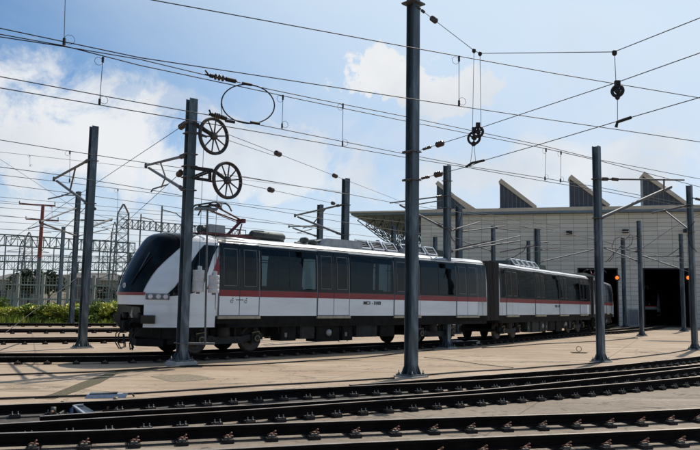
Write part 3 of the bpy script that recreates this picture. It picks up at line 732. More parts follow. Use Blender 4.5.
wire('upper wire of the close pair, with a turnbuckle above the loop', V2, [(-60, 26), (0, 37), (60, 46), (140, 59.5), (205, 75), (270, 89.5), (320, 99.8), (400, 115.5), (540, 145), (600, 160), (700, 179), (760, 190)], .0115, drops=[((343, 104), (342.5, 146)), ((561, 151.5), (560.5, 182))])
wire('wire passing just over the head of the wheel mast', V2, [(-60, 64), (0, 76.7), (130, 101), (208, 115), (270, 127), (400, 153), (470, 166.5), (540, 177.5), (600, 187.5), (700, 207)], .0105)
wire('lower wire passing behind the top of the wheel mast', V2, [(-60, 79), (0, 88), (130, 110.3), (270, 134), (400, 156.5), (470, 168), (540, 180.5), (600, 190.5), (700, 210)], .0105)
wire('wire above the train, carried on the cantilever of the wheel mast', V3, [(-60, 132.5), (0, 140), (62, 150), (150, 163.5), (200, 170.5), (270, 181.5), (345, 193.5), (400, 204), (470, 214), (560, 226)], .013, drops=[((70, 151), (69.5, 182))])
wire('contact wire above the train roof, touched by the raised pantograph', V3, [(-60, 159), (0, 167), (60, 175), (140, 188), (220, 202.5), (270, 210), (345, 222.5), (400, 231), (470, 240), (560, 249)], .012)
wire('thin wire, third of the lower bundle at left', V4, [(-60, 167), (0, 175), (96, 186), (179, 196.5), (270, 207), (345, 216), (400, 222), (520, 236)], .012, drops=[((118, 189), (117, 220))])
wire('thin wire, fourth of the lower bundle at left', V4, [(-60, 176), (0, 184), (96, 196.5), (179, 208), (270, 221), (350, 234), (400, 240)], .012)
for i, (y0, y1, y2, lab) in enumerate(((197, 213, 231, 'faint wire behind the left masts, highest of the far bundle'), (207.5, 221, 238, 'faint wire behind the left masts, second of the far bundle'), (216, 229, 243, 'faint wire behind the left masts, third of the far bundle'), (229, 237, 247, 'faint wire behind the left masts, lowest of the far bundle'))):
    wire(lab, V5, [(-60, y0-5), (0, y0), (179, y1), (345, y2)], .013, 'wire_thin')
V6 = VPlane(atY(0, 200, 58), atY(345, 235, 76.0))
for i, (y0, y1, y2) in enumerate(((152, 172, 192), (203, 216, 229), (222, 232, 242), (236, 243, 249), (246, 251, 255), (256, 259, 262))):
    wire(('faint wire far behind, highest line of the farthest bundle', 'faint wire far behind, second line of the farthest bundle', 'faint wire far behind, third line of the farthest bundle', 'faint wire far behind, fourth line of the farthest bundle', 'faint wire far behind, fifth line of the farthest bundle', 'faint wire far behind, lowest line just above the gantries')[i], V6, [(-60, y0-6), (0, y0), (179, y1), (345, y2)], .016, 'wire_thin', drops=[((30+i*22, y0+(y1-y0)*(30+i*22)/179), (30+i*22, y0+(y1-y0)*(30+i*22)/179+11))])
# fine far wires against the shed wall
VW = VPlane(atY(380, 200, 50), atY(700, 200, 46))
for i, (p, lab) in enumerate((([(430, 206), (500, 216), (560, 232), (640, 250), (700, 262)], 'fine wire in front of the shed wall, falling from the mast by the car gap'), ([(455, 214), (520, 226), (600, 240), (700, 268)], 'fine wire in front of the shed wall, reaching the door lintel'), ([(470, 221), (540, 229), (620, 232), (720, 226)], 'fine wire in front of the shed wall, nearly level'), ([(604, 262), (640, 250), (672, 228), (700, 214)], 'fine wire rising to the right in front of the shed wall'), ([(500, 258), (560, 247), (604, 241), (640, 238)], 'fine wire rising behind the tall rear mast'), ([(540, 262), (600, 256), (650, 259), (720, 282)], 'fine sagging wire above the open shed doors'))):
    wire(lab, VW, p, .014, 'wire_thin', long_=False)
# wires anchored on the wheels
VA = VPlane(B187.xy, (B187.x+6, B187.y+9.5))
def tension(label, pts, ins, Y0, Y1, r=.009):
    (x0, y0), (x1, y1) = pts[0], pts[-1]; a = atY(x0, y0, Y0); c = atY(x1, y1, Y1)
    b = MB(); b.tube([Vector((0, 0, 0)), c-a], r, 'wire', 5); o = b.build('tension_wire'); o.location = a; tag(o, label, 'wire', 'tension wires with insulators')
    for k in ins:
        t = (k-x0)/(x1-x0); lo_, hi_ = 0, 1
        for _ in range(30):
            md = (lo_+hi_)/2; p = a.lerp(c, md); q = p-CAM; xx = 350+q.dot(r_)/q.dot(f_)*FPX
            if (xx < k) == (x1 > x0): lo_ = md
            else: hi_ = md
        p = a.lerp(c, lo_)-a; d = (c-a).normalized(); b = MB(); insulator(b, p-d*.19, p+d*.19, .095, 4); b.build('insulator', o)
    return o
tension('wire from the upper tension wheel falling right to the mast behind the roof', [(227, 134), (400, 201)], (278, 335), B187.y, 44)
tension('second wire close below, from the upper tension wheel', [(227, 140), (275, 156)], (), B187.y, 26)
tension('wire from the lower tension wheel falling to the arm behind the roof', [(239, 183), (341, 205)], (271, 333), B187.y, 38)
tension('upper wire leaving the lower tension wheel', [(240, 176), (345, 194)], (), B187.y, 34)
tension('stay wire from the head of the wheel mast down to the left', [(187, 123), (-20, 260)], (183,), B187.y, 40)
tension('lower stay wire from the wheel mast down behind the left masts', [(186, 168), (82, 262)], (180,), B187.y, 44)
tension('guy wire crossing the yard at left down to the ground', [(105, 256), (5, 333)], (), 40, 29.5, .016)
tension('stay wire falling left from the leftmost near mast', [(88, 205), (0, 292)], (), B88.y, 50, .014)
# loop above the wheel mast
pc = [V2.at(248+26.5*math.cos(a), 104+19.5*math.sin(a)+.17*26.5*math.cos(a)*.35) for a in [k*2*math.pi/36 for k in range(36)]]
b = MB(); b.tube([p-pc[0] for p in pc], .016, 'wire', 6, closed=True); o = b.build('jumper_loop'); o.location = pc[0]; tag(o, 'dark cable loop between the wire pairs, right of the wheel mast', 'cable loop')
for (x, y) in ((230, 121.5), (255, 123), (247, 84)):
    b = MB(); p = V2.at(x, y)-pc[0]; b.tube([p-V2.u*.12, p+V2.u*.12], .035, 'wire', 6); b.build('clamp', o)
def fitting(label, pl, p, q, kind):
    P, Q = pl.at(*p), pl.at(*q); d = (Q-P); b = MB()
    if kind == 'turnbuckle':
        L = d.length
        b.tube([Vector(), d], .018, 'dark', 6); insulator(b, d*.28, d*.62, .075, 3); b.tube([d*.15, d*.25], .05, 'dark', 8); b.tube([d*.65, d*.95], .055, 'dark', 8); b.tube([Vector((0, 0, .10)), d*.12], .02, 'dark', 6)
    o = b.build('wire_turnbuckle'); o.location = P; tag(o, label, 'turnbuckle', 'wire fittings'); return o
fitting('turnbuckle with insulator on the wire above the cable loop', V2, (205, 74.5), (237, 81.5), 'turnbuckle')
fitting('turnbuckle on the wire just right of the wheel mast head', V2, (209, 114), (227, 118.8), 'turnbuckle')
# head span running from the tall mast towards the right, past the camera
VH = VPlane(B413.xy, (B413.x+3.7*3, B413.y-7.2*3))
HS = [('upper catenary of the head span, tall mast to the right edge', [(416, 6), (474, 50.5), (480, 53.5), (614, 52), (700, 18), (760, -8)], (434,)),
      ('middle span wire, rising from the tall mast past two pulleys to the right edge', [(416, 151.5), (475, 133), (483, 127), (540, 108), (614, 83.5), (700, 53), (760, 31)], (440,)),
      ('lower span wire, rising from the tall mast to the right edge', [(416, 180), (470, 166), (484, 160.5), (540, 144.4), (617, 121.5), (700, 97.5), (760, 80)], (438.5,))]
for lab, pts, ins in HS:
    W = [VH.at(*p) for p in pts]; W.append(W[-1]+(W[-1]-W[-2]).normalized()*9); a = W[0]; b = MB(); b.tube([p-a for p in W], .008, 'wire', 5); o = b.build('span_wire'); o.location = a; tag(o, lab, 'wire', 'head span wires')
    for k in ins:
        x0, y0 = pts[0]; x1, y1 = pts[1]
        for kk, rr in ((k, .075), (k-11, .04), (k-15, .035)):
            y = y0+(y1-y0)*(kk-x0)/(x1-x0); p = VH.at(kk, y)-a; d = (W[1]-W[0]).normalized()
            b = MB(); insulator(b, p-d*(.13 if rr > .05 else .08), p+d*(.13 if rr > .05 else .08), rr, 3); b.build('insulator', o)
def pulley(label, x, y, r, hangers, Lb=None):
    c = VH.at(x, y); t = thing('pulley_hanger', label, 'pulley', tuple(c), 0, 'pulleys on the head span')
    ax = (CAM-c); ax.z = 0; ax.normalize(); ax = (ax+VH.n*.5*(1 if ax.dot(VH.n) > 0 else -1)).normalized(); ex = Vector((ax.y, -ax.x, 0)); ez = Vector((0, 0, 1))
    rr = r*(c-CAM).dot(f_)/FPX
    b = MB(); b.tube([(ex*math.cos(k*.314159)+ez*math.sin(k*.314159))*rr for k in range(20)], .030, 'dark', 6, closed=True); wh = b.build('pulley_wheel', t)
    for k in range(3):
        a = k*2.0944+.6; b = MB(); b.tube([Vector(), (ex*math.cos(a)+ez*math.sin(a))*rr], .02, 'dark', 5); b.build('spoke', wh)
    b = MB(); b.box((0, 0, rr*.7), (.05, .05, rr*1.6), 'dark'); b.lathe(-ax*.05, ax, [(0, .05), (.1, .05)], 'dark', 10); b.box((0, 0, rr*1.35), (.09, .07, .12), 'dark'); b.build('yoke', t)
    for p, q in hangers:
        b = MB(); b.tube([VH.at(*p)-c, VH.at(*q)-c], .006, 'wire_thin', 5); 
        b.lathe(VH.at(*p)-c-Vector((0, 0, .05)), (0, 0, 1), [(0, .02), (.03, .045), (.08, .045), (.10, .02)], 'dark', 8); b.build('hanger_wire', t)
    return t
t = pulley('single spoked pulley hanging near the right end of the head span', 617.5, 91, 5.2, [((614.5, 53), (616, 84)), ((617.5, 97), (617.5, 120))])
b = MB(); c = Vector(t.location); b.tube([VH.at(616, 127.5)-c, VH.at(617.5, 122)-c, VH.at(631, 117.5)-c], .028, 'dark', 6); b.build('clamp_arm', t)
t = pulley('left pulley of the overlapping pair right of the tall mast', 474, 138, 6, [((474, 51), (472.5, 131)), ((473, 144), (470.5, 163))])
t = pulley('right pulley of the overlapping pair right of the tall mast', 478, 132, 5, [((480, 54), (481, 126)), ((474, 144), (475.5, 161))])
c = Vector(t.location); b = MB(); b.tube([VH.at(466, 167)-c, VH.at(472, 163)-c, VH.at(484, 160.5)-c], .028, 'dark', 6); b.build('clamp_arm', t)

# ------------------------------------------------------------------ the train
Z0 = RT                                     # rail top
def lerp_tab(tab, z):
    if z <= tab[0][0]: return tab[0][1]
    for (a, va), (b_, vb) in zip(tab, tab[1:]):
        if z <= b_: return va+(vb-va)*(z-a)/(b_-a)
    return tab[-1][1]
WT = [(.80, 1.30), (1.16, 1.345), (1.9, 1.35), (2.6, 1.335), (3.1, 1.30), (3.39, 1.255), (3.50, 1.19), (3.58, 1.07), (3.63, .90), (3.665, .65), (3.68, .35), (3.685, .02)]
ST = [(.80, -3.25), (1.38, -3.35), (1.47, -4.10), (1.55, -4.12), (1.85, -4.12), (2.3, -3.98), (2.8, -3.74), (3.2, -3.50), (3.45, -3.34), (3.56, -3.24), (3.63, -3.12), (3.67, -2.9), (3.685, -2.0)]
NL, NE = 1.95, 2.4
def wz(z): return lerp_tab(WT, z)
def s0z(z): return lerp_tab(ST, z)
def y_of(z, s):                             # half width at station s
    q = max(0, min(1, (s-s0z(z))/NL)); return wz(z)*(1-(1-q)**NE)**(1/NE) if q < 1 else wz(z)
def s_of(z, yf):                            # station for a fraction of half width
    return s0z(z)+NL*(1-(1-abs(yf)**NE)**(1/NE)) if abs(yf) < 1 else s0z(z)+NL
def nrm(z, s):
    e = .02; y = y_of(z, s); dy_ds = (y_of(z, s+e)-y_of(z, s-e))/(2*e); dy_dz = (y_of(z+e, s)-y_of(z-e, s))/(2*e)
    return Vector((-dy_ds, 1, -dy_dz)).normalized()
def patch_side(b, side, zs, fs0, fs1, off, m, ns=8, cab=True, mats=None):
    """strip of side skin between stations fs0(z)..fs1(z)"""
    vs = []
    for z in zs:
        a, c = fs0(z), fs1(z)
        for i in range(ns+1):
            s = a+(c-a)*i/ns
            if cab: y = y_of(z, s); n = nrm(z, s)
            else:
                y = wz(z); n = Vector((0, 1, -(wz(z+.02)-wz(z-.02))/.04)).normalized()
            vs.append((s+n.x*off, side*(y+n.y*off), Z0+z+n.z*off))
    k = ns+1
    for j in range(len(zs)-1):
        fs = [(j*k+i, j*k+i+1, (j+1)*k+i+1, (j+1)*k+i) if side < 0 else (j*k+i, (j+1)*k+i, (j+1)*k+i+1, j*k+i+1) for i in range(ns)]
        b.poly(vs, fs, mats[j] if mats else m, True)
def zr(a, c, st=.22):
    n = max(1, int(math.ceil((c-a)/st))); return [a+(c-a)*i/n for i in range(n+1)]
ZLOW, ZR0, ZR1, ZTOP = 1.16, 1.76, 1.956, 3.39
def car(label, L, doors, cab, origin, rz, number=None, group='coupled cars of the white train', lit=True):
    t = thing('train_car', label, 'train car', (origin.x, origin.y, 0), rz, group)
    e0 = -4.06 if cab else 0
    # ---- body
    zl = [.80, 1.16, 1.38, 1.47, 1.76, 1.956, 2.3, 2.6, 2.9, 3.1, 3.25, 3.39, 3.45, 3.50, 3.54, 3.58, 3.61, 3.63, 3.65, 3.665, 3.675, 3.68, 3.685]
    
    b = MB()
    edges = []
    for dc in doors: edges += [dc-.805, dc+.805]
    edges = edges[1:]+[L-.35]
    if not cab: edges = [.3]+[doors[0]-.805]+edges
    wsegs = [(edges[i]+.07, edges[i+1]-.07) for i in range(0, len(edges)-1, 2) if edges[i+1]-edges[i] > .5]
    WZ0, WZ1 = 2.05, 3.30
    zl = sorted(set([z for z in zl if z not in (2.3, 3.25)]+[WZ0, WZ1, 1.956]))
    stn = [-1.7 if cab else 0.0]+[q for sg in wsegs for q in sg]+[L]; K = len(stn)
    fr = [math.sin(i/14*math.pi/2) for i in range(15)]
    def rowpts(z):
        r = [(q, -wz(z)) for q in stn[::-1]]
        if cab: r += [(s_of(z, -f), -wz(z)*f) for f in fr[::-1]]+[(s_of(z, f), wz(z)*f) for f in fr[1:]]
        return r+[(q, wz(z)) for q in stn]
    rows = [[(s, y, Z0+z) for s, y in rowpts(z)] for z in zl]; n = len(rows[0]); vs = [p for r in rows for p in r]
    def isopen(i, z):
        if not (WZ0-.001 <= z < WZ1-.001): return False
        if i < K-1: a = stn[K-2-i]
        elif n-K <= i < n-1: a = stn[i-(n-K)]
        else: return False
        return any(abs(a-sg[0]) < 1e-6 for sg in wsegs)
    for j in range(len(zl)-1):
        groups = {}
        for i in range(n):
            if isopen(i, zl[j]): continue
            m = 'under' if zl[j] < 1.1 else 'white' if zl[j] < 3.38 else 'roofw'
            if cab and zl[j] < 1.46 and K+6 <= i < K+21: m = 'under'
            groups.setdefault(m, []).append((j*n+i, (j+1)*n+i, (j+1)*n+(i+1) % n, j*n+(i+1) % n))
        for m, fs in groups.items(): b.poly(vs, fs, m, True)
    b.poly(vs, [tuple(range(n)), tuple((len(zl)-1)*n+i for i in range(n))[::-1]], 'under')
    b.build('body', t)
    if cab:
        # nearly black roof cap and windscreen in one sweep
        b = MB(); zs = zr(1.83, 3.5, .1)+[3.54, 3.58, 3.61, 3.63, 3.65, 3.665, 3.675]; vs = []; ns = 24
        def fb(z): return lerp_tab([(1.83, .56), (2.1, .59), (2.5, .65), (2.9, .75), (3.2, .81), (3.4, .85), (3.6, .90), (3.68, .94)], z)
        for z in zs:
            f = fb(z)
            for i in range(ns+1):
                yf = math.sin((-1+2*i/ns)*math.asin(min(.995, f))); s = s_of(z, yf); y = wz(z)*yf
                nn = nrm(z, s) if abs(yf) > .05 else Vector((-1, 0, .45)).normalized()
                sg = 1 if yf >= 0 else -1
                vs.append((s+nn.x*.012, y+sg*nn.y*.012, Z0+z+max(0, nn.z)*.012))
        k = ns+1; fs = [(j*k+i, (j+1)*k+i, (j+1)*k+i+1, j*k+i+1) for j in range(len(zs)-1) for i in range(ns)]
        b.poly(vs, fs, 'screen', True); ws = b.build('windscreen', t)
        # hood: black roof strip behind the windscreen
        b = MB(); vs = []; zs2 = [3.5, 3.54, 3.58, 3.61, 3.63, 3.65, 3.665, 3.675]
        # wipers
        for sg, a0 in ((-1, -.15), (1, .2)):
            w_ = MB(); P = []
            for q in range(6):
                z = 2.05+q*.17; yf = a0+sg*(.1+q*.045)*1.0; s = s_of(z, yf)-.05; P.append((s, wz(z)*yf, Z0+z))
            w_.tube(P, .018, 'band', 6); w_.tube([P[2], (P[5][0]-.01, P[5][1]-.12*sg, P[5][2]+.12)], .014, 'seam', 5); w_.build('wiper', ws)
        def front_band(name, z0, z1, f, m, off, par=t):
            b = MB(); zs = zr(z0, z1, .06); vs = []
            for z in zs:
                for i in range(21):
                    yf = math.sin((-1+2*i/20)*math.asin(f)); s = s_of(z, yf); nn = nrm(z, s) if abs(yf) > .05 else Vector((-1, 0, 0))
                    vs.append((s+nn.x*off, wz(z)*yf+(nn.y*off if yf > 0 else -nn.y*off), Z0+z))
            b.poly(vs, [(j*21+i, (j+1)*21+i, (j+1)*21+i+1, j*21+i+1) for j in range(len(zs)-1) for i in range(20)], m, True); return b.build(name, par)
        front_band('red_stripe', 1.745, 1.83, .60, 'stripe_glow' if not lit else 'red', .02)
        b = MB(); c = Vector((s_of(2.05, 0)-.035, 0, Z0+2.03)); b.tube([c+Vector((0, math.cos(k*.5236)*.07, math.sin(k*.5236)*.07)) for k in range(12)], .012, 'headlamp', 6, closed=True)
        b.tube([c+Vector((0, -.03, -.05)), c+Vector((0, .03, .05))], .012, 'headlamp', 5); b.tube([c+Vector((0, .03, -.05)), c+Vector((0, -.03, .05))], .012, 'headlamp', 5); b.build('emblem', t)
        for sd in (-1, 1):
            # headlights in a bezel
            b = MB(); patch_side(b, sd, zr(1.62, 1.80, .1), lambda z: s_of(z, .61)+.0, lambda z: s_of(z, .61)+.56, .010, 'seam', 8); bz = b.build('lamp_bezel', t)
            for q in range(3):
                s = s_of(1.7, .61)+.10+q*.18; y = y_of(1.71, s); nn = nrm(1.71, s)
                b = MB(); b.lathe((s+nn.x*.004, sd*(y+nn.y*.004), Z0+1.71), (nn.x, sd*nn.y, nn.z), [(0, .075), (.02, .07), (.03, .055), (.022, .03)], 'headlamp', 12); b.build('headlight', bz)
            # cab side window: a swept black pane
            def wl(z): return lerp_tab([(1.72, -3.42), (2.0, -3.14), (2.4, -2.86), (2.8, -2.6), (3.1, -2.38), (3.30, -2.18)], z)
            def wr(z): return lerp_tab([(1.72, -3.30), (1.78, -2.75), (1.92, -2.35), (2.1, -2.22), (2.6, -2.06), (3.0, -1.90), (3.30, -1.70)], z)
            b = MB(); patch_side(b, sd, [1.72, 1.76, 1.80, 1.86, 1.92, 2.0, 2.1, 2.25, 2.4, 2.6, 2.8, 3.0, 3.1, 3.2, 3.30], wl, wr, .010, 'glass', 10); b.build('cab_window', t)
            b = MB(); patch_side(b, sd, [1.96, 2.1, 2.3, 2.6, 2.9, 3.15], lambda z: lerp_tab([(1.96, -2.12), (3.15, -1.66)], z), lambda z: min(-1.63, lerp_tab([(1.96, -2.02), (3.15, -1.60)], z)+.16), .008, 'red', 3); b.build('red_sweep', t)
            # skirt at the cab and the dark step under it
            b = MB(); vv = []; sa = s_of(1.5, .58)
            for z in (.82, 1.0, 1.16, 1.3, 1.475):
                for i in range(17): q = sa+(-1.78-sa)*i/16; vv.append((q, sd*(y_of(1.5, q)*(.985 if z < 1.16 else 1)+.006), Z0+z))
            b.poly(vv, [(j*17+i, j*17+i+1, (j+1)*17+i+1, (j+1)*17+i)[::1 if sd < 0 else -1] for j in range(4) for i in range(16)], 'white', True); b.build('skirt', t)
            b = MB(); q = s_of(1.5, .66); b.box((q+.02, sd*(y_of(1.5, q)-.02), Z0+1.05), (.22, .40, .24), 'band', rz=-sd*R(48)); b.build('buffer_pad', t)
        # coupler, plough and hoses
        b = MB(); b.beam((-3.2, 0, Z0+.86), (-3.9, 0, Z0+.86), .13, .15, 'under'); b.box((-4.0, 0, Z0+.87), (.20, .30, .27), 'under'); b.lathe((-4.09, .07, Z0+.88), (-1, 0, 0), [(0, .09), (.07, .07), (.12, .02)], 'under2', 12); b.box((-4.11, -.07, Z0+.88), (.05, .10, .16), 'under2'); b.tube([(-3.5, -.3, Z0+1.1), (-3.9, -.28, Z0+1.05), (-4.0, -.2, Z0+.9)], .02, 'under2', 6); b.lathe((-3.7, .45, Z0+1.15), (-1, 0, 0), [(0, .09), (.15, .09), (.17, .05)], 'under2', 10); b.lathe((-3.7, -.45, Z0+1.15), (-1, 0, 0), [(0, .09), (.15, .09), (.17, .05)], 'under2', 10); b.build('coupler', t)
        b = MB(); b.beam((-3.3, -.95, Z0+.36), (-3.6, 0, Z0+.34), .05, .20, 'under'); b.beam((-3.3, .95, Z0+.36), (-3.6, 0, Z0+.34), .05, .20, 'under'); b.box((-3.2, -.8, Z0+.6), (.25, .08, .5), 'under'); b.box((-3.2, .8, Z0+.6), (.25, .08, .5), 'under'); b.build('plough', t)
        b = MB(); b.box((-2.55, 0, Z0+.66), (1.5, 2.1, .34), 'under'); b.box((-2.9, 0, Z0+.42), (.5, 1.9, .2), 'under'); b.build('under_fairing', t)
        for y in (-.55, -.38, .4, .58):
            b = MB(); b.tube([(-3.75, y, Z0+.8), (-3.98, y, Z0+.6), (-4.02, y*.9, Z0+.34), (-3.95, y*.7, Z0+.16), (-3.85, y*.5, Z0+.22), (-3.95, y*.35, Z0+.6)], .018, 'rubber', 6); b.build('hose', t)
    # ---- side bands, doors, windows
    for sd in (-1, 1):
        s_start = -1.62 if cab else .06
        b = MB(); patch_side(b, sd, [ZR1+.003]+zr(2.1, ZTOP, .2), (lambda z: lerp_tab([(1.95, -1.70), (3.0, -1.64), (3.2, -1.58), (3.32, -1.42), (3.39, -1.20)], z)) if cab else (lambda z: .06), lambda z: (wsegs[0][0] if cab else wsegs[0][0]), .004, 'band', 1, cab=False)
        st_ = wsegs[0][0]
        for a, c in zip([q[1] for q in wsegs], [q[0] for q in wsegs[1:]]+[L-.06]): patch_side(b, sd, [ZR1+.003]+zr(2.1, ZTOP, .2), lambda z: a, lambda z: c, .004, 'band', 1, cab=False)
        for a, c in wsegs:
            for z0_, z1_ in ((ZR1+.003, WZ0), (WZ1, ZTOP)): patch_side(b, sd, [z0_, z1_], lambda z: a, lambda z: c, .004, 'band', 1, cab=False)
        b.build('window_band', t)
        b = MB(); patch_side(b, sd, [ZR0, ZR1], lambda z: -2.75 if cab else .03, lambda z: L-.03, .005, 'red', 12, cab=cab); b.build('stripe', t)
        b = MB(); patch_side(b, sd, [.92, 1.05, ZLOW-.01], lambda z: -1.7 if cab else .03, lambda z: L-.03, .004, 'under', 1, cab=False); b.build('sole_bar', t)
        edges = []
        for dc in doors:
            dw = .76
            fr_ = MB(); patch_side(fr_, sd, [ZLOW]+zr(1.3, ZTOP+.03, .25), lambda z: dc-dw-.045, lambda z: dc+dw+.045, .008, 'seam', 1, cab=False); fo = fr_.build('door_frame', t)
            sl = MB(); sl.box((dc, sd*(1.36), Z0+ZLOW-.045), (dw*2+.1, .11, .085), 'sill'); sl.build('door_sill', t)
            for k, (a, c) in enumerate(((dc-dw, dc-.012), (dc+.012, dc+dw))):
                b = MB(); zs = [ZLOW+.02, 1.5, ZR0, ZR1, 2.2, 2.6, 3.0, ZTOP]
                patch_side(b, sd, zs, lambda z: a, lambda z: c, .020, 'white', 1, cab=False, mats=['white', 'white', 'red']+['band']*4); d_ = b.build('door', t)
                b = MB(); patch_side(b, sd, zr(2.10, 3.22, .25), lambda z: a+.15, lambda z: c-.13, .028, 'glass', 1, cab=False); b.build('door_window', d_)
                b = MB()
                for q in (a+.13, c-.115): patch_side(b, sd, zr(2.08, 3.24, .25), lambda z: q, lambda z: q+.016, .032, 'seam', 1, cab=False)
                for z1 in (2.08, 3.22): patch_side(b, sd, [z1, z1+.02], lambda z: a+.13, lambda z: c-.10, .032, 'seam', 1, cab=False)
                b.build('window_trim', d_)
                if cab and dc == doors[0]:
                    b = MB(); cx_ = (a+c)/2+(.12 if k == 0 else -.12)
                    y = sd*(wz(1.64)+.028)
                    b.tube([(cx_-.03+.05*math.cos(q*.7), y, Z0+1.61+.045*math.sin(q*.7)) for q in range(9)], .007, 'text', 4); b.box((cx_, y, Z0+1.70), (.03, .006, .03), 'text'); b.box((cx_+(.2 if k == 0 else -.2), y, Z0+1.655), (.16, .006, .022), 'text'); b.build('access_sign', d_)
            edges += [dc-dw-.045, dc+dw+.045]
        for a, c in wsegs:
            b = MB(); patch_side(b, sd, zr(WZ0-.03, WZ1+.03, .25), lambda z: a-.03, lambda z: c+.03, .014, 'tint', 4, cab=False); wo = b.build('window', t)
            b = MB()
            for q in (a-.035, c+.02): patch_side(b, sd, zr(WZ0-.04, WZ1+.04, .25), lambda z: q, lambda z: q+.018, .020, 'rubber', 1, cab=False)
            for z1 in (WZ0-.04, WZ1+.02): patch_side(b, sd, [z1, z1+.02], lambda z: a-.03, lambda z: c+.03, .020, 'rubber', 1, cab=False)
            patch_side(b, sd, zr(WZ0, WZ1, .25), lambda z: (a+c)/2-.012, lambda z: (a+c)/2+.012, .019, 'rubber', 1, cab=False)
            b.build('window_seal', wo)
        # panel seams in the white
        b = MB()
        for q in [L-.35]+([-.5-1.3] if cab else [.3]): patch_side(b, sd, zr(ZLOW, ZTOP, .4), lambda z: q, lambda z: q+.02, .007, 'seam', 1, cab=False)
        b.build('panel_seam', t)
        b = MB(); b.box((L*.5, sd*(1.25), Z0+3.475), (L-(-.3 if cab else .3), .035, .03), 'seam'); b.build('gutter', t)
        if number and sd == -1:
            cu = bpy.data.curves.new('fleet_number', 'FONT'); cu.body = number; cu.size = .17; cu.offset = .006; cu.extrude = .002; cu.align_x = 'CENTER'
            to = bpy.data.objects.new('tmp_number', cu); C.objects.link(to); dg = bpy.context.evaluated_depsgraph_get(); me = bpy.data.meshes.new_from_object(to.evaluated_get(dg)); bpy.data.objects.remove(to)
            me.materials.clear(); me.materials.append(M['text']); no = bpy.data.objects.new('fleet_number', me); C.objects.link(no); no.parent = t
            no.location = (number_s if cab else L*.56, -1.362, Z0+1.57); no.rotation_euler = (R(90), 0, 0); no.scale = (1.15, 1, 1)
    # ---- saloon seen through the windows
    b = MB(); x0 = -1.5 if cab else .15
    b.box(((x0+L-.1)/2, 0, Z0+1.12), (L-.1-x0, 2.5, .05), 'under2'); b.box(((x0+L-.1)/2, 0, Z0+3.36), (L-.1-x0, 2.3, .04), 'saloon'); b.box((x0, 0, Z0+2.2), (.04, 2.4, 2.2), 'saloon'); b.box((L-.12, 0, Z0+2.2), (.04, 2.4, 2.2), 'saloon'); b.build('saloon_lining', t)
    for a, c in wsegs:
        b = MB()
        for sd in (-1, 1):
            m_ = int((c-a)/.5)
            for q in range(m_): b.box((a+.25+q*.5, sd*1.1, Z0+1.75), (.42, .07, .75), 'seat'); b.box((a+.25+q*.5, sd*.9, Z0+1.5), (.42, .4, .06), 'seat')
        b.build('seat_row', t)
        b = MB()
        for q in (a+.1, (a+c)/2, c-.1):
            b.tube([(q, -.55, Z0+1.14), (q, -.55, Z0+3.34)], .02, 'acgrey', 6); b.tube([(q, .55, Z0+1.14), (q, .55, Z0+3.34)], .02, 'acgrey', 6)
        b.tube([(a, -.55, Z0+3.0), (c, -.55, Z0+3.0)], .02, 'acgrey', 6); b.tube([(a, .55, Z0+3.0), (c, .55, Z0+3.0)], .02, 'acgrey', 6); b.build('grab_rails', t)
    # ---- ends
    b = MB()
    for q in range(6): b.box((L+.03+q*.1, 0, Z0+2.27), (.06, 2.66, 2.66), 'rubber'); b.box((L+.08+q*.1, 0, Z0+2.27), (.04, 2.5, 2.54), 'rubber')
    b.build('gangway_bellows', t)
    if not cab:
        b = MB()
        for q in range(6): b.box((-.03-q*.1, 0, Z0+2.27), (.06, 2.66, 2.66), 'rubber'); b.box((-.08-q*.1, 0, Z0+2.27), (.04, 2.5, 2.54), 'rubber')
        b.build('gangway_bellows', t)
    # ---- bogies
    bog = [(-1.05), L-2.0-1.3] if cab else [2.1, L-2.1]
    for bc in bog:
        b = MB()
        for sd in (-1, 1):
            b.beam((bc-1.35, sd*.98, Z0+.50), (bc-.55, sd*.98, Z0+.44), .14, .20, 'under2'); b.beam((bc+1.35, sd*.98, Z0+.50), (bc+.55, sd*.98, Z0+.44), .14, .20, 'under2'); b.beam((bc-.6, sd*.98, Z0+.40), (bc+.6, sd*.98, Z0+.40), .16, .22, 'under2')
            b.lathe((bc-.18, sd*1.0, Z0+.5), (0, 0, 1), [(0, .2), (.1, .22), (.2, .2), (.32, .21), (.40, .18)], 'rubber', 12); b.lathe((bc+.25, sd*1.02, Z0+.45), (0, 0, 1), [(0, .04), (.45, .04)], 'under2', 8)
        b.box((bc, 0, Z0+.62), (1.2, 1.9, .25), 'under'); b.box((bc-1.5, 0, Z0+.45), (.12, 1.7, .12), 'under'); b.build('bogie', t)
        bo = t.children[-1] if False else None
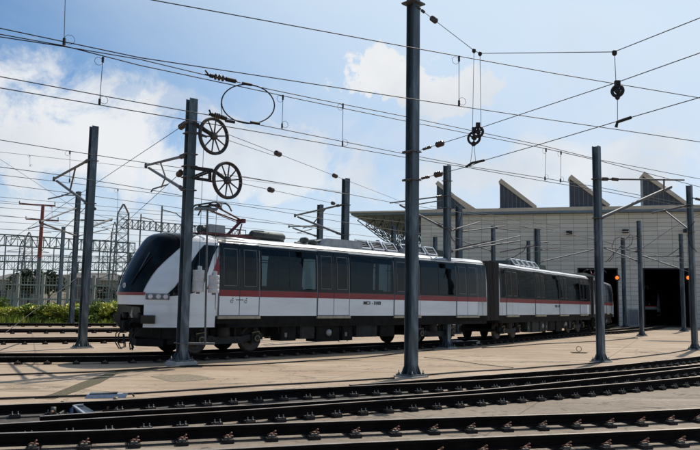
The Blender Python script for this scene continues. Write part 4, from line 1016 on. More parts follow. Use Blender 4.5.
        for ws_ in (-1.05, 1.05):
            b = MB()
            for sd in (-1, 1):
                b.lathe((bc+ws_, sd*.68, Z0+.42), (0, sd, 0), [(0, .45), (.03, .45), (.035, .42), (.13, .418), (.135, .34), (.10, .30), (.10, .14), (.20, .12), (.21, .02)], 'tread' if sd < 0 else 'under', 24)
            b.tube([(bc+ws_, -.68, Z0+.42), (bc+ws_, .68, Z0+.42)], .08, 'under', 10); b.build('wheelset', t)
            for sd in (-1, 1):
                b = MB()
                b.box((bc+ws_, sd*1.0, Z0+.44), (.34, .20, .32), 'under2'); b.lathe((bc+ws_, sd*1.09, Z0+.44), (0, sd, 0), [(0, .13), (.05, .13), (.07, .09)], 'under2', 12)
                b.tube([(bc+ws_+.09*math.cos(q*.7), sd*1.17, Z0+.44+.09*math.sin(q*.7)) for q in range(9)], .014, 'brass', 5); b.tube([(bc+ws_-.2, sd*1.14, Z0+.62), (bc+ws_+.1, sd*1.14, Z0+.66), (bc+ws_+.12, sd*1.14, Z0+.58)], .016, 'brass', 5)
                b.lathe((bc+ws_+.05, sd*.95, Z0+.55), (0, 0, 1), [(0, .10), (.05, .12), (.12, .09), (.18, .12), (.25, .09)], 'rubber', 10)
                b.build('axle_box', t)
    # ---- underframe gear between the bogies
    random.seed(int(L*10)+3); s = bog[0]+2.0; b = MB(); b.box(((bog[0]+bog[1])/2, 0, Z0+.93), (bog[1]-bog[0]-1.6, 2.3, .12), 'under'); b.box((L/2+(e0/2 if cab else 0), 0, Z0+.98), (L-.3+(3.3 if cab else 0), 2.0, .14), 'under'); b.build('underframe', t)
    k = 0
    while s < bog[1]-2.0:
        wd = random.choice((.5, .8, 1.1, .65)); hh = random.uniform(.50, .68)
        if s+wd > bog[1]-1.6: break
        b = MB(); m = 'under2' if random.random() < (.25 if cab else .6) else 'under'
        for sd in (-1, 1):
            b = MB()
            b.box((s+wd/2, sd*.93, Z0+.88-hh/2), (wd, .55, hh), m)
            b.box((s+wd/2, sd*1.21, Z0+.88-hh/2), (wd*.86, .012, hh*.82), m)
            if k % 3 == 0: b.box((s+wd*.3, sd*1.222, Z0+.80-hh/2), (.10, .008, .14), 'seam')
            if k % 4 == 2: b.lathe((s+wd*.5, sd*1.21, Z0+.88-hh/2), (0, sd, 0), [(0, .12), (.05, .12), (.06, .08), (.08, .07)], 'acgrey', 12)
            b.tube([(s-.04, sd*1.1, Z0+.86), (s-.05, sd*1.15, Z0+.6), (s+.1, sd*1.16, Z0+.5)], .015, 'under2', 5)
            b.build('equipment_box', t)
        s += wd+random.uniform(.06, .22); k += 1
    # ---- roof: rounded air unit, low fairing and grilles
    top = Z0+3.66
    def grille(s0, n, y=-.55):
        for q in range(n):
            b = MB(); s = s0+q*.78; A = Matrix.Rotation(R(-38), 3, 'X')
            for (cx2, cz2, dx, dz) in ((0, .20, .66, .05), (0, -.20, .66, .05), (-.31, 0, .05, .45), (.31, 0, .05, .45)):
                b.box(Vector((s+cx2, y, top+.22))+A@Vector((0, 0, cz2)), (dx, .05, dz), 'headlamp', mat3=A)
            for q2 in range(4): b.box(Vector((s, y, top+.22))+A@Vector((0, .02, -.14+q2*.09)), (.56, .02, .03), 'seam', mat3=A)
            b.box(Vector((s, y+.07, top+.19)), (.6, .02, .3), 'ac', mat3=A)
            b.build('roof_grille', t)
    if cab:
        b = MB(); q0 = 0.15
        b.lathe((q0, -.45, top+.19), (1, 0, 0), [(0, .10), (.06, .145), (1.35, .145), (1.45, .09)], 'ac', 14); b.box((q0+.72, -.1, top+.09), (1.4, .8, .24), 'ac'); b.box((q0+.3, -.45, top+.31), (.4, .16, .06), 'ac'); b.build('air_unit', t)
        b = MB(); b.tube([(q0+2.0, -.4, top+.05), (q0+2.4, -.4, top+.04), (q0+3.0, -.4, top+.05)], .04, 'ac', 6); b.build('roof_pipe', t)
        b = MB(); b.lathe((2.3, -.6, top+.13), (0, -1, 0), [(0, .11), (.25, .11), (.3, .07)], 'ac', 12); b.build('roof_valve', t); b = MB(); b.lathe((2.9, -.4, top+.10), (0, -1, 0), [(0, .11), (.25, .10), (.3, .07)], 'ac', 12); b.tube([(2.9, -.5, top+.1), (3.3, -.5, top+.2), (3.6, -.5, top+.05)], .05, 'ac', 6); b.build('roof_valve', t)
        b = MB(); b.prism([(3.1, -.8, top-.02), (3.35, -.8, top+.28), (5.2, -.8, top+.30), (5.2, -.8, top-.02)], (0, 1.6, 0), 'acgrey'); b.build('roof_fairing', t)
        b = MB(); b.prism([(5.25, -.5, top-.02), (5.3, -.5, top+.30), (10.6, -.5, top+.30), (10.9, -.5, top-.02)], (0, 1.1, 0), 'ac'); b.build('roof_unit', t)
        grille(5.5, 3); grille(8.1, 3)
        b = MB(); b.prism([(7.6, -.8, top), (7.7, -.8, top+.2), (7.95, -.8, top+.22), (7.95, -.8, top)], (0, .6, 0), 'acgrey'); b.build('roof_cowl', t)
        # hand grips near the cab roof
        # pantograph
        ps = PANTO_S; b = MB(); b.box((ps-.1, 0, top+.09), (2.3, .12, .07), 'pantored'); b.box((ps-.1, -.5, top+.09), (2.3, .08, .07), 'pantored'); b.box((ps-.1, .5, top+.09), (2.3, .08, .07), 'pantored')
        for q in (-1.1, .95): b.box((ps+q, 0, top+.09), (.09, 1.1, .07), 'pantored')
        for q in (-1.0, .9):
            for y in (-.5, .5): insulator(b, (ps+q, y, top-.03), (ps+q, y, top+.12), .06, 2)
        pb = b.build('pantograph_base', t)
        b = MB(); b.box((ps-.55, -.1, top+.27), (.62, .42, .26), 'acgrey'); b.lathe((ps-1.15, -.1, top+.24), (1, 0, 0), [(0, .08), (.05, .14), (.22, .14), (.27, .08)], 'ac', 12); b.build('pantograph_drive', t)
        kn = Vector((ps+.62, 0, top+.66)); hd = Vector((ps-.65, 0, PANTO_Z)); b = MB()
        b.tube([(ps+.05, 0, top+.12), kn], .055, 'pantored', 8)
        b.tube([(ps+.45, -.1, top+.12), kn+Vector((.0, -.05, -.1))], .025, 'pantored', 6)
        for y in (-.32, .32): b.tube([kn+Vector((0, y*.3, 0)), hd+Vector((0, y, -.1))], .03, 'pantored', 6)
        b.tube([kn+Vector((-.15, .05, -.05)), hd+Vector((-.1, 0, -.2))], .014, 'pantored', 5)
        b.box(kn, (.14, .34, .14), 'pantored'); b.build('pantograph_arm', t)
        b = MB()
        for q in (-.18, .18):
            b.tube([hd+Vector((q, y, z)) for y, z in ((-.95, -.28), (-.8, -.1), (-.6, 0), (.6, 0), (.8, -.1), (.95, -.28))], .028, 'dark', 6)
        b.box(hd+Vector((0, -.3, -.07)), (.5, .05, .08), 'dark'); b.box(hd+Vector((0, .3, -.07)), (.5, .05, .08), 'dark'); b.box(hd+Vector((0, -.55, .0)), (.5, .08, .05), 'acgrey'); b.build('pantograph_head', t)
    else:
        b = MB(); b.prism([(3.3, -.5, top-.02), (3.5, -.5, top+.28), (9.3, -.5, top+.30), (9.6, -.5, top-.02)], (0, 1.1, 0), 'ac'); b.build('roof_unit', t)
        grille(4.2, 5)
    return t
def proj(p):
    q = p-CAM; z = q.dot(f_); return 350+q.dot(r_)/z*FPX, 225-q.dot(u_)/z*FPX
def s_on(a, d, px):                         # station on a side plane seen at a pixel column
    best = min((abs(proj(a+d*(k*.02)+Vector((0, 0, 2.2)))[0]-px), k*.02) for k in range(-400, 900)); return best[1]
D1 = [s_on(a1, d1, 239.5), s_on(a1, d1, 333.7), 0, s_on(a1, d1, 467.3)]
D1[2] = (D1[1]*1+D1[3])/2
L1 = s_on(a1, d1, 487); number_s = s_on(a1, d1, 372.5)
PANTO_S = -2.2; PANTO_Z = Z0+5.2
px_ = [(abs(proj(AX1+d1*(k*.05)+Vector((0, 0, Z0+3.9)))[0]-225), k*.05) for k in range(-100, 60)]
PANTO_S = min(px_)[1]
hy = [(abs(proj(AX1+d1*(PANTO_S-.65)+Vector((0, 0, 4+k*.02)))[1]-204.5), 4+k*.02) for k in range(150)]; PANTO_Z = min(hy)[1]
print('doors', D1, 'L1', L1, 'num', number_s, 'panto', PANTO_S, PANTO_Z, 'nose px', proj(AX1+d1*(-4.6)+Vector((0, 0, Z0+1.6))))
car1 = car('front white car with black cab nose, raised pantograph and red stripe', L1, D1, True, AX1, math.atan2(d1.y, d1.x), 'MC1 - 3103')
L2 = (b2-a2).length+.15; k2 = (L2-3.3)/3
car2 = car('middle white car between the two gangways, dark windows and red stripe', L2, [1.65+k2*i for i in range(4)], False, AX2, math.atan2(d2.y, d2.x), 'MC1 - 3103')
# last car: the cab car turned round, nose at the shed door
car3 = dup(car1); L3 = (b3-a3).length
car3.rotation_euler = (0, 0, math.atan2(-d3.y, -d3.x)); o3 = AX3+d3*(L1+.25); car3.location = (o3.x, o3.y, 0)
car3['label'] = 'rear car of the train, mostly hidden behind a mast, nearest the shed door'
L3n = L1+4.62+.25

# ------------------------------------------------------------------ the shed
Yw = 70.0; q1 = atY(645, 300, Yw); wu = Vector((.968, -.252, 0)).normalized(); wn_ = Vector((.252, .968, 0)).normalized()
WP = VPlane(q1.xy, (q1+wu*10).xy)
def wuv(px, py):
    p = WP.at(px, py); return (p-Vector((q1.x, q1.y, 0))).dot(wu), p.z
RZW = math.atan2(wu.y, wu.x)
shed = thing('train_shed', 'long pale depot shed with sawtooth roof and open train doors', 'building', (q1.x, q1.y, 0), RZW)
ul = wuv(421, 250)[0]; ur = wuv(700, 250)[0]+22
Hp = wuv(645, 207)[1]; Hw = Hp-.55; th = .4; DEP = 55
doors_px = ((578, 618.5), (643.5, 690)); Hd = wuv(660, 268)[1]
openings = []
for a, c in doors_px: openings.append((wuv(a, 300)[0], wuv(c, 300)[0]))
dwid = openings[0][1]-openings[0][0]; openings.append((openings[1][1]+3.2, openings[1][1]+8)); 
b = MB(); x = ul
for (a, c) in openings:
    b.box(((x+a)/2, th/2, Hw/2), (a-x, th, Hw), 'clad'); b.box(((a+c)/2, th/2, (Hd+Hw)/2), (c-a, th, Hw-Hd), 'clad'); x = c
b.box(((x+ur)/2, th/2, Hw/2), (ur-x, th, Hw), 'clad'); b.build('front_wall', shed)
b = MB(); b.box((ul+th/2, th+DEP/2+.002, Hw/2), (th, DEP, Hw), 'clad'); b.box((ur-th/2, th+DEP/2+.002, Hw/2), (th, DEP, Hw), 'clad'); b.box(((ul+ur)/2, th+DEP+th/2+.004, Hw/2), (ur-ul, th, Hw), 'clad'); b.build('side_wall', shed)
b = MB(); b.box(((ul+ur)/2, DEP/2, Hw+.12), (ur-ul+.6, DEP+1.4, .22), 'gutter'); b.build('roof', shed)
b = MB(); b.box(((ul+ur)/2, -.42, Hp-.13), (ur-ul+1.6, .35, .36), 'beige'); b.build('parapet', shed)
b = MB(); b.box(((ul+ur)/2, -.22, Hp-.46), (ur-ul+1, .3, .22), 'gutter'); b.build('gutter', shed)  # grey strip standing in for the shadow band below the parapet
# dark opening jambs, lintels
for (a, c) in openings:
    b = MB()
    b.box((a+.06, -.03, Hd/2), (.12, .05, Hd), 'dark'); b.box((c-.06, -.03, Hd/2), (.12, .05, Hd), 'dark'); b.box(((a+c)/2, -.03, Hd-.06), (c-a-.26, .05, .12), 'dark'); b.build('door_frame', shed)
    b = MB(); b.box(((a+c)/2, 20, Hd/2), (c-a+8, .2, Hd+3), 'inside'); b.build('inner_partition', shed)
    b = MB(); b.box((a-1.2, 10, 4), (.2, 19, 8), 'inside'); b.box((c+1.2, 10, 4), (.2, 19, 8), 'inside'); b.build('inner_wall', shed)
# sawtooth lights
teeth = [(437, 182, 466), (500, 180, 533), (570, 176, 606), (643, 173, 684)]
tu = [wuv(a, 200)[0] for a, _, _ in teeth]; tw_ = [wuv(c, 205)[0]-wuv(a, 200)[0] for a, _, c in teeth]
teeth2 = [(tu[i], tw_[i], wuv(teeth[i][0], teeth[i][1])[1]) for i in range(4)]+[(tu[3]+(tu[3]-tu[2]), tw_[3], wuv(643, 173)[1])]
for i, (u, wd, zt) in enumerate(teeth2):
    b = MB(); zb = Hp+.05; D = 1.6; zt2 = zt-.25
    b.poly([(u, -.2, zb), (u+wd, -.2, zb), (u, -.2, zt2), (u, D, zb), (u+wd, D, zb), (u, D, zt2)], [(0, 1, 2), (5, 4, 3), (0, 2, 5, 3)], 'louvre')
    for q in range(1, 8):
        uu = u+wd*q/8; hh = (zt2-zb)*(1-q/8); b.box((uu, -.215, zb+hh/2), (.05, .04, hh), 'gutter')
    b.build('sawtooth_light', shed)
    b = MB(); dv = Vector((wd, 0, -(zt2-zb))).normalized(); up = Vector((dv.z*-1, 0, dv.x)); a = Vector((u-.12, -.45, zt2)); c = Vector((u+wd+.15, -.45, zb-.06))
    b.prism([a, c, c+up*.34+Vector((.0, 0, 0)), a+up*.42], (0, D+.4, 0), 'beige'); b.build('sawtooth_roof', shed)
    b = MB(); b.box((u+wd*.45, -.3, Hp+.06), (wd*.95, .5, .10), 'gutter'); b.build('flashing', shed)
# the first tooth is followed by a flatter flank that shows to its right
u, wd, zt = teeth2[0]; ue = wuv(481, 209)[0]
b = MB(); b.prism([(u+.1, 1.6, zt-.1), (ue, 1.6, Hp-.1), (ue-1.0, 1.6, Hp-.1), (u+.1, 1.6, zt-1.0)], (0, 1.2, 0), 'beige'); b.build('roof_flank', shed)
# flood lights and lamps on the wall
for (x, y) in ((569, 233), (625, 231.5), (686, 231)):
    a, z = wuv(x, y); b = MB(); b.box((a, -.3, z), (.55, .35, .34), 'dark'); b.box((a, -.1, z+.1), (.1, .3, .1), 'dark'); b.build('flood_light', shed)
for i, (x, y) in enumerate(((616.8, 277.8), (687.6, 277.8))):
    a, z = wuv(x, y); t = thing('signal_lamp', ('glowing orange lamp on the right jamb of the door the train enters', 'glowing orange lamp at the right jamb of the door with the parked train')[i], 'lamp', tuple(Vector((q1.x, q1.y, z))+wu*a-wn_*.25), RZW, 'orange lamps by the shed doors')
    b = MB(); b.lathe((0, 0, 0), (0, -1, 0), [(0, .16), (.06, .17), (.10, .14), (.14, .05)], 'orange_lamp', 12); b.build('lamp_lens', t)
    b = MB(); b.box((0, .1, 0), (.42, .18, .5), 'dark'); b.build('lamp_housing', t)
# doors' low barrier and cabinets
a, z = wuv(632.5, 300)
t = thing('wall_cabinet', 'small grey cabinet at the foot of the pale wall between the doors', 'cabinet', tuple(Vector((q1.x, q1.y, 0))+wu*a-wn_*.35), RZW)
b = MB(); b.box((0, 0, .9), (.9, .45, 1.5), 'acgrey'); b.build('cabinet_body', t); b = MB(); b.box((0, -.235, .9), (.8, .02, 1.4), 'seam'); b.build('cabinet_door', t)
b = MB(); b.box((0, 0, .08), (.8, .35, .16), 'block'); b.build('plinth', t)
# train parked inside the second door
a = (openings[1][0]+openings[1][1])/2; pin = Vector((q1.x, q1.y, 0))+wu*(a-.3)+wn_*13
carp = dup(car1); carp.location = tuple(pin); carp.rotation_euler = (0, 0, math.atan2(wn_.y, wn_.x)); carp['label'] = 'dim parked train inside the open shed door, red line across its nose'
carp['group'] = 'parked train in the shed'
for ch in carp.children:
    if ch.name.startswith('red_stripe'):
        ch.data = ch.data.copy(); ch.data.materials.clear(); ch.data.materials.append(M['stripe_glow'])
    if ch.name.startswith('fleet_number'): bpy.data.objects.remove(ch)
for ch in list(car3.children):
    if ch.name.startswith('fleet_number'): bpy.data.objects.remove(ch)

# ------------------------------------------------------------------ canopy left of the shed
can = thing('canopy', 'beige flat canopy on a steel space truss beyond the train roof', 'canopy', (q1.x, q1.y, 0), RZW)
cl0 = wuv(350, 212)[0]; cr = ul-.05; Hc = Hp; dc_ = 22
b = MB(); b.box(((cl0+cr)/2, dc_/2-.4, Hc-.06), (cr-cl0, dc_, .16), 'beige'); b.box(((cl0+cr)/2, dc_/2-.3, Hc-.25), (cr-cl0-.3, dc_-.3, .20), 'gutter'); b.build('canopy_roof', can)  # lower layer coloured dark to paint the shade of the underside
b = MB(); n = 7
for j in range(5):
    v = 1+j*4.0
    for i in range(n):
        x0 = cl0+.6+(cr-cl0-.8)*i/n; x1 = cl0+.6+(cr-cl0-.8)*(i+1)/n; zt = Hc-.35; zb = Hc-.8-2.6*min(1, (i+1)/3.5)
        zb0 = Hc-.8-2.6*min(1, i/3.5)
        b.tube([(x0, v, zt), (x1, v, zt)], .055, 'lattice', 5); b.tube([(x0, v, zb0), (x1, v, zb)], .055, 'lattice', 5); b.tube([(x0, v, zb0), (x1, v, zt)], .04, 'lattice', 5); b.tube([(x1, v, zb), (x1, v, zt)], .04, 'lattice', 5)
        if j < 4: b.tube([(x1, v, zb), (x1, v+4, zt)], .04, 'lattice', 5); b.tube([(x1, v, zt), (x1, v+4, zb)], .04, 'lattice', 5); b.tube([(x1, v, zb), (x1, v+4, zb)], .04, 'lattice', 5)
b.build('space_truss', can)
for i, v in ((2.3, 1), (5.2, 1), (2.3, 17), (5.2, 17)):
    x0 = cl0+.6+(cr-cl0-.8)*i/n; b = MB(); b.tube([(x0, v, 0), (x0, v, Hc-3)], .2, 'steel', 12); b.build('column', can)

# ------------------------------------------------------------------ yard furniture
# switch machine with sloped blue side
c = G(84, 417, 0)
t = thing('switch_machine', 'switch motor box with bright blue sloped side between the turnout rails', 'switch machine', (c.x, c.y, 0), R(12)); t.scale = (.62, .62, .62)
t.scale = (1, 1, 1); t.rotation_euler = (0, 0, 0)
Q = [G(68, 410, .05), G(73.5, 406, .20), G(88, 416.6, .13), G(80, 417.6, .03), G(83.5, 405, .21), G(100, 414.6, .13)]
Q = [q-c for q in Q]; D_ = [Vector((q.x, q.y, .012)) for q in Q]
b = MB(); vs = Q[:4]+D_[:4]; b.poly(vs, [(0, 1, 2, 3), (0, 4, 5, 1), (3, 2, 6, 7), (0, 3, 7, 4)], 'metal_blue'); b.build('side_plate', t)
b = MB(); vs = [Q[1], Q[4], Q[5], Q[2], D_[1], D_[4], D_[5], D_[2]]; b.poly(vs, [(0, 3, 2, 1), (1, 2, 6, 5), (0, 1, 5, 4), (3, 7, 6, 2)], 'band'); b.build('housing', t)
b = MB()
for p, q in ((Q[1], Q[4]), (Q[2], Q[5]), (Q[1], Q[2])): b.beam(p+Vector((0, 0, .006)), q+Vector((0, 0, .006)), .035, .022, 'metal_light')
b.build('edge_trim', t)
b = MB(); b.tube([(.25, .1, .08), (.7, .15, .08), (1.2, .1, .08)], .02, 'rail', 6); b.build('drive_rod', t)
for i, (x, y, lab) in enumerate(((58, 413.5, 'rusty throw rod between the turnout rails left of the blue box'), (112, 409, 'rusty throw rod between the turnout rails right of the blue box'))):
    c = G(x, y, 0); b = MB(); b.tube([(0, -.5, .09), (0, .5, .09)], .022, 'clip_red', 6); b.tube([(.12, -.5, .07), (.16, .5, .07)], .018, 'bolt', 6); b.beam((0, .1, .09), (.15, .1, .07), .05, .03, 'bolt')
    b.lathe((0, -.35, .05), (0, 0, 1), [(0, .04), (.10, .04)], 'bolt', 8); b.lathe((0, .35, .05), (0, 0, 1), [(0, .04), (.10, .04)], 'brass', 8)
    o = b.build('throw_rod'); o.location = (c.x, c.y, 0); o.rotation_euler = (0, 0, R(10)); tag(o, lab, 'rod', 'throw rods of the turnout')
c = G(107, 397.5, 0)
t = thing('cable_box', 'low pale grey cable box on the slab behind the turnout', 'box', (c.x, c.y, 0), R(14)); t.scale = (.62, .55, .55)
b = MB(); b.prism([(-.62, -.2, 0), (-.62, .25, 0), (-.55, .22, .13), (-.55, -.15, .13)], (1.15, 0, 0), 'metal_light'); b.build('box_body', t)
b = MB(); b.prism([(-.5, -.16, .134), (-.5, .23, .134), (-.48, .22, .16), (-.48, -.15, .16)], (.78, 0, 0), 'band'); b.build('lid', t)
b = MB(); b.tube([(.45, -.05, .12), (.72, -.08, .13), (.78, -.1, .03)], .03, 'wire', 6); b.build('conduit', t)
for i, (x, y, lab) in enumerate(((457, 343.8, 'left concrete block beside the rail right of the second mast'), (473, 343.6, 'right concrete block beside the rail right of the second mast'))):
    c = G(x, y+1.5, 0); b = MB(); b.box((0, 0, .10), (.55, .35, .20), 'block', rz=R(40)); b.box((0, 0, .215), (.40, .24, .028), 'metal_light', rz=R(40)); o = b.build('concrete_block'); o.location = (c.x, c.y, 0); tag(o, lab, 'block', 'concrete blocks by the rail')
c = G(579, 353, 0); b = MB(); b.tube([(math.cos(k*.5236)*.10, 0, .16+math.sin(k*.5236)*.10) for k in range(12)], .012, 'dark', 5, closed=True); b.box((0, 0, .03), (.6, .3, .02), 'patch'); b.tube([(0, 0, .03), (0, 0, .07)], .012, 'dark', 5)
o = b.build('lifting_ring'); o.location = (c.x, c.y, 0); tag(o, 'small lifting ring standing on a cover in the open concrete at right', 'ring')
c = G(672, 341.2, 0); b = MB(); pts = [(math.cos(a)*1.5*(1+random.uniform(-.3, .3)), math.sin(a)*.8*(1+random.uniform(-.3, .3)), .006) for a in [k*.4189 for k in range(15)]]
b.poly(pts, [tuple(range(15))], 'clip_plate'); o = b.build('shadow_patch'); o.location = (c.x, c.y, 0); o['kind'] = 'structure'  # dark sheet painted on the slab as a patch of shadow
c = G(343, 341.5, 0); t = thing('rail_trestle', 'small steel trestle under the middle of the front car', 'trestle', (c.x, c.y, 0), R(45))
b = MB(); b.beam((-.3, 0, .02), (-.1, 0, .35), .05, .05, 'acgrey'); b.beam((.3, 0, .02), (.1, 0, .35), .05, .05, 'acgrey'); b.box((0, 0, .37), (.3, .2, .05), 'acgrey'); b.box((0, 0, .15), (.4, .04, .04), 'acgrey'); b.build('frame', t)

# ------------------------------------------------------------------ left background
def gl(x, Y): d = ray(x, 300); return Vector((d.x*Y/d.y, Y, 0))
# leafy hedge: one shrub after another
def leaves(n, rx, ry, rz, size, m, m2=None, seed=1):
    rnd = random.Random(seed); b = MB()
    cl_ = [(rnd.uniform(-rx, rx)*.8, rnd.uniform(-ry, ry)*.7, rnd.uniform(.2, 1)*rz*.85, rnd.uniform(.28, .55)) for _ in range(16)]
    for i in range(n):
        c = rnd.choice(cl_); r = c[3]*rz*.75; u = Vector((rnd.gauss(0, 1), rnd.gauss(0, 1), rnd.gauss(0, 1))).normalized()*r*rnd.random()**.4
        p = Vector((c[0], c[1], max(.03, c[2]+u.z*.8)))+Vector((u.x, u.y, 0)); a = Vector((rnd.gauss(0, 1), rnd.gauss(0, 1), rnd.gauss(0, .6))).normalized(); e = a.cross(Vector((rnd.gauss(0, 1), rnd.gauss(0, 1), rnd.gauss(0, 1)))).normalized()
        s = size*rnd.uniform(.6, 1.5)
        b.poly([p-a*s, p+e*s*.45, p+a*s, p-e*s*.45], [(0, 1, 2, 3)], m2 if (m2 and (c[3]*100) % 7 < 3) else m)
    return b
random.seed(11)
protos = []
for k in range(3):
    o = leaves(4200, 1.7, 1.0, 1.6, .095, 'leaf', 'leaf2', 20+k).build('foliage'); me = o.data; bpy.data.objects.remove(o)
    st = MB()
    for q in range(5): st.tube([(random.uniform(-.3, .3), 0, 0), (random.uniform(-.9, .9), random.uniform(-.5, .5), 1.1)], .03, 'bark', 5)
    so = st.build('stem'); sm = so.data; bpy.data.objects.remove(so); protos.append((me, sm))
places = [(-30, 'beyond the left edge'), (-8, 'leftmost in the hedge row'), (11, 'second from the left in the hedge row'), (28, 'left of the thin pale mast'), (44, 'right beside the thin pale mast'), (60, 'between the thin pale mast and the doubled masts'), (76, 'behind the doubled masts'), (92, 'just right of the doubled masts'), (107, 'closest to the train nose'), (124, 'partly hidden behind the train nose'), (142, 'behind the cab of the train')]
for i, (x, lab) in enumerate(places):
    p = gl(x, 54.5+random.uniform(-1.2, 1.2)); t = thing('shrub', 'bright green bushy shrub, '+lab, 'shrub', tuple(p), random.uniform(0, 6), 'shrubs of the hedge behind the tracks')
    sc = random.uniform(.85, 1.1)*(1.0 if x > 10 else 1.08); t.scale = (sc*1.15, sc, sc*random.uniform(.72, 1.12))
    for me, nm in zip(protos[i % 3], ('foliage', 'stem')):
        o = bpy.data.objects.new(nm, me); C.objects.link(o); o.parent = t
rnd = random.Random(5); b = MB()
for i in range(9000):
    x = rnd.uniform(-42, -6); y = rnd.uniform(42, 48)
    if rnd.random() < .5: y = 42+(y-42)*.5
    h = rnd.uniform(.12, .45)*(1+.6*math.sin(x*.7)); a = rnd.uniform(0, 3.14); dx, dy = math.cos(a)*.05, math.sin(a)*.05; lx, ly = rnd.uniform(-.12, .12), rnd.uniform(-.12, .12)
    y += 10.2; b.poly([(x-dx, y-dy, .02), (x+dx, y+dy, .02), (x+lx, y+ly, h)], [(0, 1, 2)], 'leaf2' if rnd.random() < .5 else 'leaf')
tag(b.build('grass'), 'tufts of bright weeds and grass in front of the shrubs', 'grass', kind='stuff')

# concrete post fence
YF = 64; fx0, fx1 = -45, -8.5
fe = thing('boundary_fence', 'pale concrete post fence with rails and mesh behind the hedge', 'fence', (fx0, YF, 0), 0)
b = MB(); step = 1.12; npst = int((fx1-fx0)/step)
for i in range(0, npst, 2):
    pb = MB(); pb.box((i*step, 0, 1.9), (.24, .24, 3.8), 'concrete_post'); pb.box((i*step, 0, 3.86), (.30, .30, .10), 'concrete_post'); pb.build('post', fe)
pb = MB()
for z in (.35, 1.75, 3.0): pb.box(((npst-1)*step/2, -.0, z), ((npst-1)*step, .12, .14), 'concrete_post')
pb.build('fence_rail', fe)
pb = MB(); nb = int((fx1-fx0)/.28)
for i in range(nb): pb.box((i*.28, .02, 2.1), (.022, .022, 3.3), 'mesh')
for z in [.5+q*.28 for q in range(12)]: pb.box((nb*.14, .045, z), (nb*.28, .02, .02), 'mesh')
pb.build('mesh_panel', fe)
# lower wall behind and far sheds
for i, (x0, x1, Y, h, lab) in enumerate(((-10, 44, 95, 4.2, 'low tan industrial building far left behind the fence'), (60, 96, 105, 4.9, 'long low grey shed behind the doubled masts'), (100, 150, 98, 4.4, 'low pale building behind the train nose'))):
    a, c = gl(x0, Y), gl(x1, Y); t = thing('far_building', lab, 'building', (a.x, Y, 0), 0, 'low buildings beyond the fence'); W_ = c.x-a.x
    b = MB(); b.box((W_/2, 6, h/2), (W_, 12, h), 'far_wall'); b.build('wall', t)
    b = MB(); b.prism([(-.4, -.5, h+.003), (-.4, 6, h+1.0), (-.4, 12.5, h+.003)], (W_+.8, 0, 0), 'far_roof'); b.build('roof', t)
    for q in range(int(W_/3)):
        b = MB(); b.box((1.5+q*3, -.02, h*.55), (1.2, .05, 1.0), 'louvre'); b.build('window', t)
# far trees
for i, (x, Y, sc, lab) in enumerate(((28, 84, 1.0, 'dark round tree above the fence, left of the red pole'), (48, 86, .9, 'dark tree above the fence, right of the red pole'), (4, 100, .9, 'dark tree at the far left edge behind the fence'), (104, 90, .7, 'small dark tree behind the fence near the lattice pylon'), (150, 110, .9, 'dark tree hidden behind the train cab'))):
    p = gl(x, Y); t = thing('tree', lab, 'tree', tuple(p), i, 'dark trees beyond the fence'); t.scale = (sc, sc, sc)
    if i == 0:
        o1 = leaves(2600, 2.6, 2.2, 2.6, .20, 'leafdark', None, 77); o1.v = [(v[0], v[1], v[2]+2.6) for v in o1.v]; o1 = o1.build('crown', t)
        b = MB(); b.tube([(0, 0, 0), (.1, 0, 2), (0, .1, 4)], .22, 'bark', 8, r2=.1); 
        for q in range(5): b.tube([(0, 0, 2+.3*q), (1.4*math.cos(q*1.3), 1.4*math.sin(q*1.3), 3.8+.2*q)], .08, 'bark', 5, r2=.03)
        o2 = b.build('trunk', t)
    else:
        for src in (o1, o2): o = src.copy(); C.objects.link(o); o.parent = t
# lattice pylon helper
def pylon(label, x, Y, ytop, wb=1.6, wt=.5, m='lattice', arms=()):
    p = gl(x, Y); d = ray(x, ytop); h = CAMZ+d.z*Y/d.y
    t = thing('lattice_pylon', label, 'pylon', tuple(p), .35, 'lattice pylons beyond the fence'); n = 12; b = MB()
    def cr_(k): 
        s = (wb+(wt-wb)*min(1, k/n*1.15))/2 if k < n else .06; z = h*k/n; return [Vector((sx*s, sy*s, z)) for sx, sy in ((-1, -1), (1, -1), (1, 1), (-1, 1))]
    for k in range(n):
        A0, A1 = cr_(k), cr_(k+1)
        for q in range(4):
            b.beam(A0[q], A1[q], .07, .07, m); b.beam(A0[q], A1[(q+1) % 4], .032, .032, m); b.beam(A0[(q+1) % 4], A1[q], .032, .032, m); b.beam(A1[q], A1[(q+1) % 4], .032, .032, m)
    b.build('lattice', t)
    for (zf, L) in arms:
        ab = MB(); ab.beam((-L, 0, h*zf), (L, 0, h*zf), .07, .07, m); ab.beam((-L, 0, h*zf), (0, 0, h*zf+.6), .05, .05, m); ab.beam((L, 0, h*zf), (0, 0, h*zf+.6), .05, .05, m); ab.build('cross_arm', t)
    return t, p, h
pylon('tall lattice pylon left of the train nose', 119, 62, 204, 1.5, .9)
pylon('lattice pylon at the left, next to the red-topped pole', 25, 95, 232, 2.0, .8, arms=((.9, 2.2), (.75, 2.6)))
pylon('pale lattice pylon between the left pylon and the red-topped pole', 19, 110, 240, 1.6, .7)
pylon('low lattice pylon between the thin mast and the doubled masts', 69, 130, 252, 1.8, .8, arms=((.9, 2.4), (.7, 2.4)))
pylon('slim lattice pylon just left of the tall one', 111, 100, 222, 1.4, .6, arms=((.93, 1.8),))
pylon('thin lattice pylon right of the leftmost near mast', 103, 120, 246, 1.6, .7, arms=((.9, 2.5),))
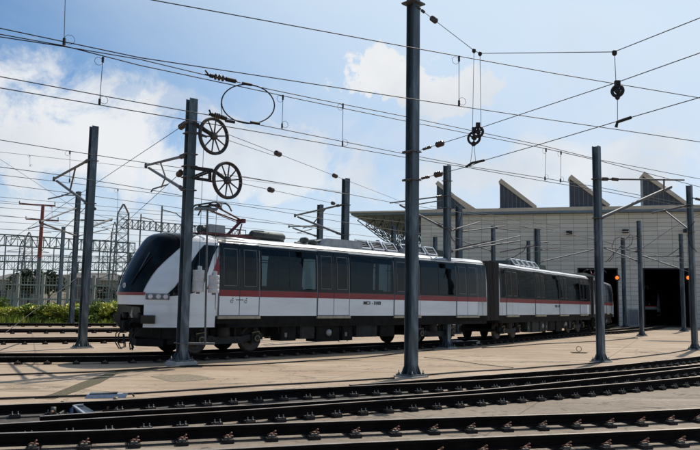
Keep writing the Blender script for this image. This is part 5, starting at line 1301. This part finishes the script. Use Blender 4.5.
# gantry beams
def gantry(label, x0, y0, Y0, x1, y1, Y1, h=1.0, n=14, m='truss', legs=()):
    a = atY(x0, y0, Y0); c = atY(x1, y1, Y1); d = c-a; t = thing('truss_gantry', label, 'gantry', (a.x, a.y, 0), 0, 'truss gantries over the far tracks')
    hx = Vector((d.x, d.y, 0)).normalized(); pr = Vector((-hx.y, hx.x, 0))*h*.7; a0 = Vector((0, 0, a.z)); b = MB(); up = Vector((0, 0, h))
    for off in (Vector(), pr):
        b.beam(a0+off, a0+d+off, .07, .07, m); b.beam(a0+off+up, a0+d+off+up, .07, .07, m)
        for i in range(n):
            p, q = a0+d*(i/n)+off, a0+d*((i+1)/n)+off
            b.beam(p, q+up if i % 2 == 0 else q, .04, .04, m) if i % 2 == 0 else b.beam(p+up, q, .04, .04, m)
            b.beam(q, q+up, .05, .05, m)
    for i in range(n+1): p = a0+d*(i/n); b.beam(p, p+pr, .05, .05, m); b.beam(p+up, p+up+pr, .05, .05, m)
    b.build('truss_beam', t)
    for k in legs:
        p = a0+d*k; b = MB()
        b.beam((p.x, p.y, 0), (p.x, p.y, p.z), .25, .25, m); b.build('leg', t)
    return t
gantry('green-grey truss gantry, upper one, crossing behind the left masts', -30, 243, 75, 135, 253, 82, 1.15, 26, legs=(.03, .97))
gantry('green-grey truss gantry, lower one, crossing behind the left masts', -30, 269, 88, 150, 271, 88, 1.0, 26, legs=(.03, .5, .97))
gantry('long far truss gantry just above the fence', -30, 261.5, 110, 150, 263, 110, 1.0, 30, legs=(.1, .6))
gantry('galvanised truss beam slanting from the pylon to behind the train roof', 121, 227.5, 62, 240, 240, 52, .75, 18, 'lattice', legs=(.97,))
# red topped pole
p = gl(36.5, 70); d = ray(43, 204); h = CAMZ+d.z*70/d.y
t = thing('utility_pole', 'utility pole with rust-red upper half and two crossarms at left', 'utility pole', tuple(p), R(8))
tp = atY(43, 204.5, 70)-p; md = tp*.52
b = MB(); b.tube([(0, 0, 0), md], .24, 'lattice', 10, r2=.2); b.build('pole', t); b = MB(); b.tube([md, tp], .20, 'polered', 10, r2=.15); b.build('upper_pole', t)
for z, L1_, L2_ in ((tp.z-.05, 2.2, 1.1), (tp.z*.86, 1.5, 1.5)):
    q = tp*(z/tp.z); b = MB(); b.beam(q+Vector((-L1_, 0, .05)), q+Vector((L2_, .3, 0)), .10, .12, 'polered'); ca = b.build('cross_arm', t)
    for k in (-L1_, L2_): b = MB(); insulator(b, q+Vector((k, 0, .05)), q+Vector((k, 0, .35)), .06, 3); b.build('insulator', ca)
for i, (x, yt, Y, lab) in enumerate(((2, 236, 80, 'slim far post at the very left edge above the fence'), (51, 246, 100, 'slim far post between the red-topped pole and the thin mast'), (97, 240, 95, 'slim far post just right of the leftmost near mast'), (108, 232, 85, 'slim far post left of the tall lattice pylon'), (137, 214, 75, 'slim far post rising behind the train nose'), (12, 270, 64, 'short grey post at the far left by the fence'), (37.5, 232, 90, 'thin grey lamp post behind the red-topped pole'), (158, 206, 60, 'slim post behind the wheel mast with a drooping arm'))):
    p = gl(x, Y); d = ray(x, yt); h = CAMZ+d.z*Y/d.y; t = thing('post', lab, 'post', tuple(p), 0, 'slim posts in the background')
    b = MB(); b.tube([(0, 0, 0), (0, 0, h)], .11, 'lattice', 8, r2=.07); b.build('pole', t)
    b = MB(); b.tube([(0, 0, h-.3), (1.2, 0, h-.6), (2.2, .2, h-1.4)] if i in (4, 7) else [(0, 0, h-.1), (.8, 0, h), (1.2, 0, h-.05)], .05, 'lattice', 6); b.build('bracket', t)
# antenna and feeder wires far left
VF = VPlane(gl(-20, 70).xy, (gl(-20, 70)+Vector((30, 12, 0))).xy)
for i, (p, lab) in enumerate((([(-20, 199), (43, 205), (84, 212), (120, 221)], 'feeder wire on the red-topped pole, upper arm'), ([(-20, 213), (36, 219), (84, 228)], 'feeder wire on the red-topped pole, lower arm'), ([(-20, 251), (60, 255), (130, 262)], 'faint wire between the gantries'), ([(84, 214), (130, 244), (150, 262)], 'faint slanting wire right of the leftmost near mast'))):
    wire(lab, VF, p, .018, 'wire_thin', 'feeder wires in the background')
